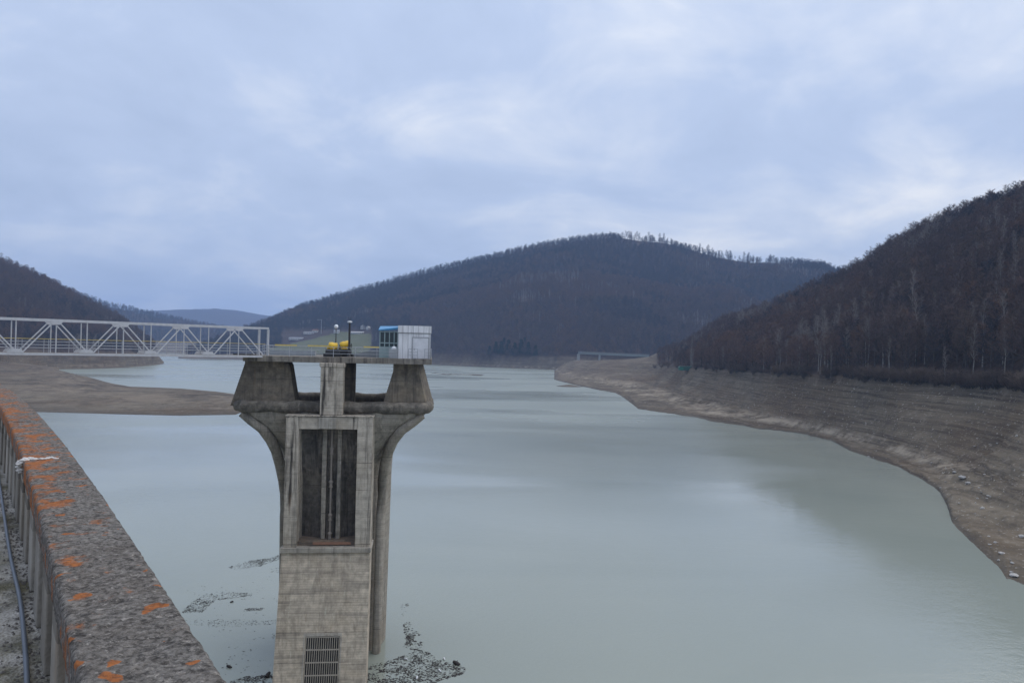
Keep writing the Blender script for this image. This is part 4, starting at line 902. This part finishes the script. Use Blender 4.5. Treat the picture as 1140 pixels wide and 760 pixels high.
def house(px, py, w, d, h, rh, label, roofm=ROOFR, wallm=WHITEW, rz=0.0, nwin=3):
    p = onland(px, py); p.z -= 0.8
    L = thing('house', label, 'house', p, rz)
    mb = MB(); mb.prism([(-w/2, 0), (w/2, 0), (w/2, h), (0, h+rh), (-w/2, h)], -d/2, d/2) if rz else mb.box(-w/2, w/2, -d/2, d/2, 0, h)
    mb.build('wall', wallm, L)
    e = 0.5
    if rz: mb = MB(); mb.prism([(-w/2-e, h-0.3), (0, h+rh+0.05), (w/2+e, h-0.3), (w/2+e, h), (0, h+rh+0.4), (-w/2-e, h)], -d/2-e, d/2+e)
    else:
        vs = [(-w/2-e, -d/2-e, h+0.01), (w/2+e, -d/2-e, h+0.01), (w/2+e, d/2+e, h+0.01), (-w/2-e, d/2+e, h+0.01), (-w/2-e, 0, h+rh), (w/2+e, 0, h+rh)]
        mb = MB(); mb.add(vs, [(0, 1, 5, 4), (2, 3, 4, 5), (0, 4, 3), (1, 2, 5), (3, 2, 1, 0)])
    mb.build('roof', roofm, L)
    for i in range(nwin):
        x = -w/2+w*(i+0.5)/nwin; MB().box(x-0.55, x+0.55, -d/2-0.05, -d/2+0.03, h*0.35, h*0.35+1.4).build('window', GLASS, L)
    MB().box(-0.5+w*0.2, 0.5+w*0.2, -d/2-0.06, -d/2+0.02, 0.8, 2.7).build('door', BLACK, L) if nwin < 3 else None
    return L
house(330, 378, 30, 10, 4.0, 2.2, 'long low farm building at the left edge of the hillside meadow', ROOFG, nwin=8)
house(344, 371.5, 22, 8, 3.4, 2.0, 'low grey roofed barn at the top of the meadow left of the mast', ROOFG, nwin=4)
house(351, 369.8, 12, 9, 4.5, 3.0, 'brown roofed cottage right behind the tall thin mast', ROOFR, nwin=3)
house(375, 370.5, 11, 9, 5.0, 2.6, 'white house above the meadow behind the globe lamp', ROOFG, nwin=3)
house(398, 371, 26, 8, 3.2, 1.2, 'long white low shed at the upper right end of the meadow', WHITEW, nwin=6)
house(404, 366, 10, 10, 6.5, 3.5, 'white gabled house highest on the slope left of the blue roofed cabin', ROOFG, rz=0.2, nwin=2)
house(410, 366.5, 7, 8, 4.5, 2.5, 'small white annex beside the highest gabled house', WHITEW, rz=-0.3, nwin=2)
p = onland(357.5, 371.5); L = thing('mast', 'thin pale mast with a short side arm above the hillside meadow', 'mast', p)
MB().tube([(0, 0, -1), (0, 0, 31)], [0.5, 0.36], 7).build('pole', STEEL, L)
mb = MB(); mb.bar((-8, 0, 30.5), (1.5, 0, 30.5), 0.45); mb.box(-8.4, -6.8, -0.4, 0.4, 29.9, 30.9); mb.build('arm', STEEL, L)
p = onland(766, 411.5); L = thing('boat_shelter', 'low dark green tarpaulin shelter at the wood edge on the right bank', 'shelter', p)
mb = MB(); mb.prism([(-7.5, -0.5), (7.5, -0.5), (7.5, 2.2), (6.5, 3.0), (-6.8, 2.6), (-7.5, 1.8)], -2.5, 2.5); mb.build('tarpaulin', GREEN, L)
mb = MB(); mb.box(-7.6, -4.2, -2.62, -2.52, -0.4, 1.9); mb.build('front_flap', paint('bright_green_sheet', (0.03, 0.17, 0.13), 0.6, 0.2), L)

# ------------------------------------------------------------------ trees
def bark(name, c, c2, var=0.3):
    m, t, b = material(name); r = t.node('ShaderNodeObjectInfo').outputs['Random']; n = t.noise(objcoord(t), 0.7, 4, 0.6)
    k = t.mix(t.map(n, 0.35, 0.65), c, c2); k = t.mix(t.math('MULTIPLY', r, var), k, tuple(v*0.45 for v in c))
    t.l.new(k, b.inputs['Base Color']); b.inputs['Roughness'].default_value = 0.95; b.inputs['Specular IOR Level'].default_value = 0.1; return m
def twigmat(name, cols):
    m, t, b = material(name); r = t.node('ShaderNodeObjectInfo').outputs['Random']
    cr = t.node('ShaderNodeValToRGB'); t.l.new(r, cr.inputs[0]); e = cr.color_ramp.elements
    e[0].position = 0; e[0].color = (*cols[0], 1); e[1].position = 1; e[1].color = (*cols[-1], 1)
    for i, c in enumerate(cols[1:-1]): q = e.new((i+1)/(len(cols)-1)); q.color = (*c, 1)
    t.l.new(cr.outputs[0], b.inputs['Base Color']); b.inputs['Roughness'].default_value = 1.0; b.inputs['Specular IOR Level'].default_value = 0.05; return m
BARK = bark('grey_brown_bark', (0.105, 0.09, 0.08), (0.06, 0.05, 0.045)); PALE = bark('pale_bark', (0.36, 0.34, 0.31), (0.20, 0.185, 0.17), 0.25)
TW1 = twigmat('brown_twigs', [(0.105, 0.077, 0.072), (0.135, 0.096, 0.084), (0.11, 0.083, 0.080), (0.15, 0.113, 0.092), (0.095, 0.073, 0.072), (0.13, 0.10, 0.087)])
TW4 = twigmat('rusty_twigs', [(0.150, 0.100, 0.082), (0.175, 0.112, 0.082), (0.135, 0.092, 0.08), (0.165, 0.118, 0.098)])
TW5 = twigmat('blue_grey_twigs', [(0.058, 0.055, 0.062), (0.072, 0.066, 0.072), (0.052, 0.050, 0.056)])
TW2 = twigmat('grey_twigs', [(0.169, 0.143, 0.130), (0.221, 0.189, 0.169), (0.156, 0.130, 0.124)])
TW3 = twigmat('bush_twigs', [(0.119, 0.087, 0.070), (0.182, 0.140, 0.112), (0.091, 0.070, 0.059)])
NEEDLE = twigmat('dark_needles', [(0.016, 0.034, 0.024), (0.022, 0.042, 0.028), (0.014, 0.03, 0.022)])
def ribbon(mb, a, b_, w, R):
    d = b_-a; s_ = Vector((R.gauss(0, 1), R.gauss(0, 1), R.gauss(0, 1))).cross(d)
    if s_.length < 1e-6: return
    s_ = s_.normalized()*w*0.5; mb.add([a-s_, a+s_, b_+s_*0.4, b_-s_*0.4], [(0, 1, 2, 3)])
def bare_tree(seed, H, spread, start, limbs, sub, twig, lift, tr, tw=0.06):
    R = random.Random(seed); T = MB(); Cw = MB(); P = [Vector((0, 0, -0.6))]; lean = Vector((R.gauss(0, 0.03), R.gauss(0, 0.03), 1))
    k = 8
    for i in range(1, k+1): P.append(Vector((R.gauss(0, 0.012*H)*(i/k), R.gauss(0, 0.012*H)*(i/k), 0))+lean*(H*0.96*i/k))
    rad = [tr*(1.25 if i == 0 else 1)*(1-0.93*i/k) for i in range(k+1)]; T.tube(P, rad, 6)
    def on(h): q = h*k; i = min(int(q), k-1); return P[i].lerp(P[i+1], q-i)
    for j in range(limbs):
        h = start+(0.97-start)*(j+R.random()*0.8)/limbs; base = on(h); a = j*2.4+R.gauss(0, 0.4)
        L = spread*H*(1.05-0.75*h)*R.uniform(0.75, 1.15)
        d = Vector((math.cos(a), math.sin(a), lift+0.5*h)).normalized(); mid_ = base+d*L*0.5; tip = base+d*L+Vector((0, 0, L*0.22))
        r0 = tr*(1-h)*0.42+0.03; T.tube([base, mid_, tip], [r0, r0*0.6, 0.02], 4, caps=False)
        for q in range(sub):
            f = 0.25+0.75*(q+R.random())/sub; p = base.lerp(mid_, f*2) if f < 0.5 else mid_.lerp(tip, f*2-1)
            d2 = (d+Vector((R.gauss(0, 0.75), R.gauss(0, 0.75), R.gauss(0.25, 0.5)))).normalized(); L2 = L*R.uniform(0.28, 0.5)*(1.2-0.5*f); p2 = p+d2*L2
            ribbon(Cw, p, p2, tw*1.6, R)
            for w_ in range(twig):
                pp_ = p.lerp(p2, R.uniform(0.15, 1)); d3 = (d2+Vector((R.gauss(0, 0.8), R.gauss(0, 0.8), R.gauss(0.2, 0.6)))).normalized()
                ribbon(Cw, pp_, pp_+d3*R.uniform(0.5, 1.5)*H/20, tw, R)
    return T, Cw
def make_tree(name, label, cat, group, T, Cw, bm, tm):
    root = thing(name, label, cat, (0, 0, 0), 0, group); T.build('trunk', bm, root, fix=False); Cw.build('crown', tm, root, fix=False); return root
GA = 'bare brown trees along the right hillside wood'; GB = 'pale trunked bare trees in the right hillside wood'; GC = 'low bushes at the foot of the right wood'
LA = 'leafless dark brown tree in the wood on the right hillside'; LB = 'leafless tree with pale trunk and grey twigs on the right hillside'; LC = 'low leafless bush where the right wood meets the bare bank'
beech = [make_tree('bare_tree', LA, 'tree', GA, *bare_tree(10+i, 20, sp, st, lm, sb, tw_, lf, 0.27), BARK, TW1) for i, (sp, st, lm, sb, tw_, lf) in enumerate([(0.30, 0.22, 20, 9, 7, 0.7), (0.26, 0.30, 18, 9, 7, 0.9), (0.34, 0.18, 22, 9, 6, 0.55)])]
birch = [make_tree('bare_birch_tree', LB, 'tree', GB, *bare_tree(30+i, 21, sp, st, lm, sb, tw_, lf, 0.25, 0.05), PALE, TW2) for i, (sp, st, lm, sb, tw_, lf) in enumerate([(0.17, 0.38, 16, 6, 5, 1.2), (0.14, 0.45, 14, 6, 5, 1.5)])]
def bush_mesh(seed, H=4.0):
    R = random.Random(seed); T = MB(); Cw = MB()
    for j in range(12):
        a = j*2.4; d = Vector((math.cos(a)*R.uniform(0.2, 0.9), math.sin(a)*R.uniform(0.2, 0.9), 1)).normalized(); b0 = Vector((R.gauss(0, 0.3), R.gauss(0, 0.3), -0.2)); L = H*R.uniform(0.7, 1.0); p1 = b0+d*L
        T.tube([b0, b0.lerp(p1, 0.5)+Vector((0, 0, 0.1)), p1], [0.06, 0.04, 0.01], 4, caps=False)
        for q in range(12):
            p = b0.lerp(p1, R.uniform(0.2, 1)); d2 = (d+Vector((R.gauss(0, 0.6), R.gauss(0, 0.6), R.gauss(0.1, 0.4)))).normalized(); p2 = p+d2*R.uniform(0.5, 1.2); ribbon(Cw, p, p2, 0.05, R)
            for w_ in range(5): pp_ = p.lerp(p2, R.random()); ribbon(Cw, pp_, pp_+(d2+Vector((R.gauss(0, 0.8), R.gauss(0, 0.8), R.gauss(0, 0.6)))).normalized()*R.uniform(0.3, 0.8), 0.04, R)
    return T, Cw
russet = [make_tree('bare_oak_tree', 'leafless rusty brown tree in the wood on the right hillside', 'tree', 'rusty brown trees in the right hillside wood', *bare_tree(50, 18, 0.34, 0.14, 22, 9, 8, 0.6, 0.25, 0.07), BARK, TW4), make_tree('bare_ash_tree', 'leafless blue grey tree in the wood on the right hillside', 'tree', 'grey trees in the right hillside wood', *bare_tree(51, 19, 0.30, 0.18, 20, 9, 7, 0.7, 0.25, 0.06), BARK, TW5)]
bush = make_tree('bare_bush', LC, 'bush', GC, *bush_mesh(5), BARK, TW3)
def conifer(seed, H=20):
    R = random.Random(seed); T = MB(); Cw = MB(); T.tube([(0, 0, -0.5), (0, 0, H*0.5), (0, 0, H)], [0.28, 0.18, 0.02], 6)
    for j in range(150):
        h = 0.1+0.88*(j/150); a = j*2.4; L = H*0.21*(1.02-h)*R.uniform(0.75, 1.15)
        b0 = Vector((0, 0, h*H)); tip = b0+Vector((math.cos(a)*L, math.sin(a)*L, -L*0.28+R.gauss(0, 0.2)))
        for q in range(9):
            p = b0.lerp(tip, R.uniform(0.15, 1)); d = (tip-b0).normalized()+Vector((R.gauss(0, 0.6), R.gauss(0, 0.6), R.gauss(-0.35, 0.3)))
            ribbon(Cw, p, p+d*R.uniform(0.5, 1.0), 0.34, R)
    return T, Cw
fir = make_tree('evergreen_tree', 'dark green evergreen standing out among bare trees high on the right hillside', 'tree', None, *conifer(3), BARK, NEEDLE)
# scatter points for the woods
def scatter(u0, u1, y0, y1, step, test):
    xs = np.arange(min(u0*y0, u0*y1), max(u1*y0, u1*y1), step); ys = np.arange(y0, y1, step)
    X, Yg = np.meshgrid(xs, ys); X = X+RNG.uniform(-0.48, 0.48, X.shape)*step; Yg = Yg+RNG.uniform(-0.48, 0.48, Yg.shape)*step
    X = X.ravel(); Yg = Yg.ravel(); u = X/Yg; k = (u > u0) & (u < u1) & (Yg > y0); X, Yg, u = X[k], Yg[k], u[k]
    z, wd, md = terrain(u, Yg); k = (wd > 0.5) & (md < 0.5) & test(X, Yg, u, z); return X[k], Yg[k], z[k]
front = lambda L, past: (lambda X, Y, u, z: Y < I(u, L.r, 1)+past)
XA, YA, ZA = scatter(0.05, 1.1, 100, 1120, 5.2, front(A, 60))
k = (XA/YA > 0.0); XA, YA, ZA = XA[k], YA[k], ZA[k]
infr = np.abs(XA/YA) < 0.735
ordr = np.argsort(np.where(infr, YA, 1e9)); near = ordr[:290]; rest = np.setdiff1d(np.arange(len(XA)), near)
used = {}
def place(src, loc, rz, sc, **kw):
    if src.name not in used:
        used[src.name] = 1; src.location = loc; src.rotation_euler = (0, 0, rz); src.scale = sc
        for kk, vv in kw.items(): src[kk] = vv
        return src
    return copy_thing(src, loc, rz, sc, kw.get('label'), kw.get('group'))
nbi = 0
for i in near:
    s_ = random.uniform(0.72, 1.25); q_ = random.random(); src = random.choice(birch) if q_ < 0.20 else (russet[0] if q_ < 0.36 else (russet[1] if q_ < 0.48 else random.choice(beech)))
    nbi += src in birch
    place(src, (XA[i], YA[i], ZA[i]), random.random()*6.28, (s_*(1.0 if src in birch else 1.25), s_*(1.0 if src in birch else 1.25), s_*random.uniform(0.9, 1.15)))
for x, y, hpx in ((1083, 427, 66), (925, 422, 36), (913, 418, 40), (1118, 428, 62), (770, 409, 36), (990, 424, 50), (1052, 427, 40), (850, 415, 40)):
    p = onland(x, y-1.5); s_ = hpx*p.y/823/21; place(random.choice(birch), p, random.random()*6, (s_, s_, s_))
nb2 = 0
for k in range(190):
    x = random.uniform(728, 1150); y = 400+ (x-740)*0.068+random.gauss(4, 2)
    p = onland(x, y+2.5); s_ = random.uniform(0.5, 1.7); place(bush, p, random.random()*6, (s_*1.2, s_*1.2, s_))
def firs(spots):
    for px, py, h, lab in spots:
        p = onland(px, py); s_ = h/20; place(fir, p, random.random()*6, (s_, s_, s_), label=lab)
firs([(1018, 306, 13, 'dark green evergreen standing out among bare trees in the middle of the right hillside'), (1115, 290, 14, 'dark green evergreen near the right photo edge, the higher of the hillside evergreens'), (760, 366, 14, 'small dark evergreen at the far left end of the right hillside wood')])
fpx = [(552, 393, 19), (558, 394, 21), (566, 393, 22), (573, 395, 20), (580, 394, 24), (588, 395, 21), (596, 396, 17), (561, 388, 18), (584, 387, 17), (545, 395, 15)]
for px, py, h in fpx:
    p = onland(px, py); s_ = h/18; place(fir, p, random.random()*6, (s_*1.6, s_*1.6, s_), label='dark evergreen in the clump at the foot of the far middle hill', group='evergreens at the far hill foot')
# far woods: one object each, trees taken from the models above
def wood(name, X, Y, Z, smin, smax, pick, sources, wide=1.0, grow=None):
    n = len(X); me = bpy.data.meshes.new(name); me.vertices.add(n); me.vertices.foreach_set('co', np.stack([X, Y, Z], -1).astype(np.float32).ravel())
    for nm, arr in (('pick', pick.astype(np.float32)), ('rot', RNG.uniform(0, 6.28, n).astype(np.float32)), ('size', (RNG.uniform(smin, smax, n)*(1 if grow is None else grow)).astype(np.float32))):
        at = me.attributes.new(nm, 'FLOAT', 'POINT'); at.data.foreach_set('value', arr)
    o = bpy.data.objects.new(name, me); COL.objects.link(o)
    g = bpy.data.node_groups.new(name, 'GeometryNodeTree'); g.interface.new_socket('Geometry', in_out='INPUT', socket_type='NodeSocketGeometry'); g.interface.new_socket('Geometry', in_out='OUTPUT', socket_type='NodeSocketGeometry')
    N = g.nodes; Lk = g.links; gi = N.new('NodeGroupInput'); go = N.new('NodeGroupOutput'); jn = N.new('GeometryNodeJoinGeometry')
    def attr(nm): a = N.new('GeometryNodeInputNamedAttribute'); a.data_type = 'FLOAT'; a.inputs['Name'].default_value = nm; return a.outputs[0]
    pick = attr('pick'); cx = N.new('ShaderNodeCombineXYZ'); Lk.new(attr('rot'), cx.inputs[2]); sz_ = N.new('ShaderNodeVectorMath'); sz_.operation = 'SCALE'; sz_.inputs[0].default_value = (wide, wide, 1.0); Lk.new(attr('size'), sz_.inputs['Scale']); size = sz_.outputs[0]
    for i, src in enumerate(sources):
        jp = N.new('GeometryNodeJoinGeometry')
        for ch in src.children:
            oi = N.new('GeometryNodeObjectInfo'); oi.inputs['Object'].default_value = ch; oi.transform_space = 'ORIGINAL'; Lk.new(oi.outputs['Geometry'], jp.inputs[0])
        gti = N.new('GeometryNodeGeometryToInstance'); Lk.new(jp.outputs[0], gti.inputs[0])
        cmp_ = N.new('FunctionNodeCompare'); cmp_.data_type = 'FLOAT'; cmp_.operation = 'EQUAL'; Lk.new(pick, cmp_.inputs[0]); cmp_.inputs[1].default_value = i; cmp_.inputs['Epsilon'].default_value = 0.1
        ip = N.new('GeometryNodeInstanceOnPoints'); Lk.new(gi.outputs[0], ip.inputs['Points']); Lk.new(cmp_.outputs[0], ip.inputs['Selection']); Lk.new(gti.outputs[0], ip.inputs['Instance']); Lk.new(cx.outputs[0], ip.inputs['Rotation']); Lk.new(size, ip.inputs['Scale'])
        Lk.new(ip.outputs[0], jn.inputs[0])
    Lk.new(jn.outputs[0], go.inputs[0]); md = o.modifiers.new('trees', 'NODES'); md.node_group = g; tag(o, kind='stuff'); return o
src7 = beech+birch+russet                                # 0-2 brown, 3-4 pale, 5 rusty, 6 blue grey
def patches_of(X, Y, pale, rust, blue, sc):              # kinds grow in patches
    n = len(X); f = fbm(X/sc, Y/sc, 3)+RNG.normal(0, 0.16, n); g_ = fbm(X/sc+31, Y/sc+7, 3)+RNG.normal(0, 0.16, n)
    p = RNG.integers(0, 3, n); p = np.where(f > np.quantile(f, 1-rust), 5, p) if rust else p
    p = np.where((g_ > np.quantile(g_, 1-blue)) & (p != 5), 6, p) if blue else p
    h_ = fbm(X/(sc*0.5)+77, Y/(sc*0.5)+3, 3)+RNG.normal(0, 0.1, n); return np.where(h_ > np.quantile(h_, 1-pale), RNG.integers(3, 5, n), p)
wood('hillside_wood', XA[rest], YA[rest], ZA[rest], 0.6, 1.05, patches_of(XA[rest], YA[rest], 0.14, 0.34, 0.12, 70), src7, 1.3, np.clip((XA[rest]/YA[rest]-0.17)/0.11, 0.35, 1))
XB, YB_, ZB_ = scatter(-0.47, 0.72, 1090, 2210, 8.6, front(B, 110))
kk = ~((YB_ > I(XB/YB_, B.r, 1)-75) & (((XB/YB_ > 0.145) & (XB/YB_ < 0.212)) | ((XB/YB_ > 0.24) & (XB/YB_ < 0.36))) & (RNG.random(len(XB)) < 0.68)); kk &= ~((np.abs(XB/YB_+0.25) < 0.062) & (ZB_ < 64)); XB, YB_, ZB_ = XB[kk], YB_[kk], ZB_[kk]
uB = XB/YB_; spur = (YB_ < I(uB, B2.r, 1)+10) & (I(uB, B2.r, 2) > 60)
pk_ = np.where(spur, patches_of(XB, YB_, 0.02, 0.72, 0.05, 160), patches_of(XB, YB_, 0.03, 0.06, 0.85, 160))
low_ = ((YB_ < I(uB, B3.r, 1)+8) & (I(uB, B3.r, 2) > 55)) | ((YB_ < I(uB, B4.r, 1)+8) & (I(uB, B4.r, 2) > 55))
pk_ = np.where(low_, patches_of(XB, YB_, 0.05, 0.12, 0.30, 120), pk_)
strip_ = spur & (np.abs(YB_-I(uB, B2.r, 1)+30) < 45) & (uB > -0.02) & (uB < 0.09) & (RNG.random(len(XB)) < 0.6); pk_ = np.where(strip_, 3, pk_)
wood('far_hill_wood', XB, YB_, ZB_, 0.6, 1.0, pk_, src7, 1.7)
XC, YC, ZC = scatter(-1.05, -0.42, 420, 1260, 7.5, front(C, 60)); wood('left_hill_wood', XC, YC, ZC, 0.6, 1.0, patches_of(XC, YC, 0.04, 0.3, 0.3, 90), src7, 1.5)
XF, YF, ZF = scatter(-0.72, -0.25, 2300, 2950, 15, front(F1, 60)); wood('distant_ridge_wood', XF, YF, ZF, 0.7, 1.1, patches_of(XF, YF, 0.02, 0.1, 0.7, 200), src7, 1.8)
sky_px = [random.uniform(688, 742) for _ in range(30)]+[random.gauss(785, 7) for _ in range(12)]+[random.gauss(806, 6) for _ in range(11)]+[random.gauss(832, 5) for _ in range(8)]+[random.gauss(856, 6) for _ in range(8)]
for px in sky_px:   # tall trees standing free on the skyline
    u = (px-570)/823+random.uniform(-0.002, 0.002); Y = float(I(u, B.r, 1))-random.uniform(-12, 30); s_ = random.uniform(0.85, 1.5)
    place(russet[1] if random.random() < 0.6 else beech[1], (u*Y, Y, zat(u*Y, Y)), random.random()*6, (s_*1.15, s_*1.15, s_), label='bare tree standing out against the sky on the far middle hill', group='skyline trees on the far middle hill')
print('trees', len(XA), len(XB), len(XC), len(XF))
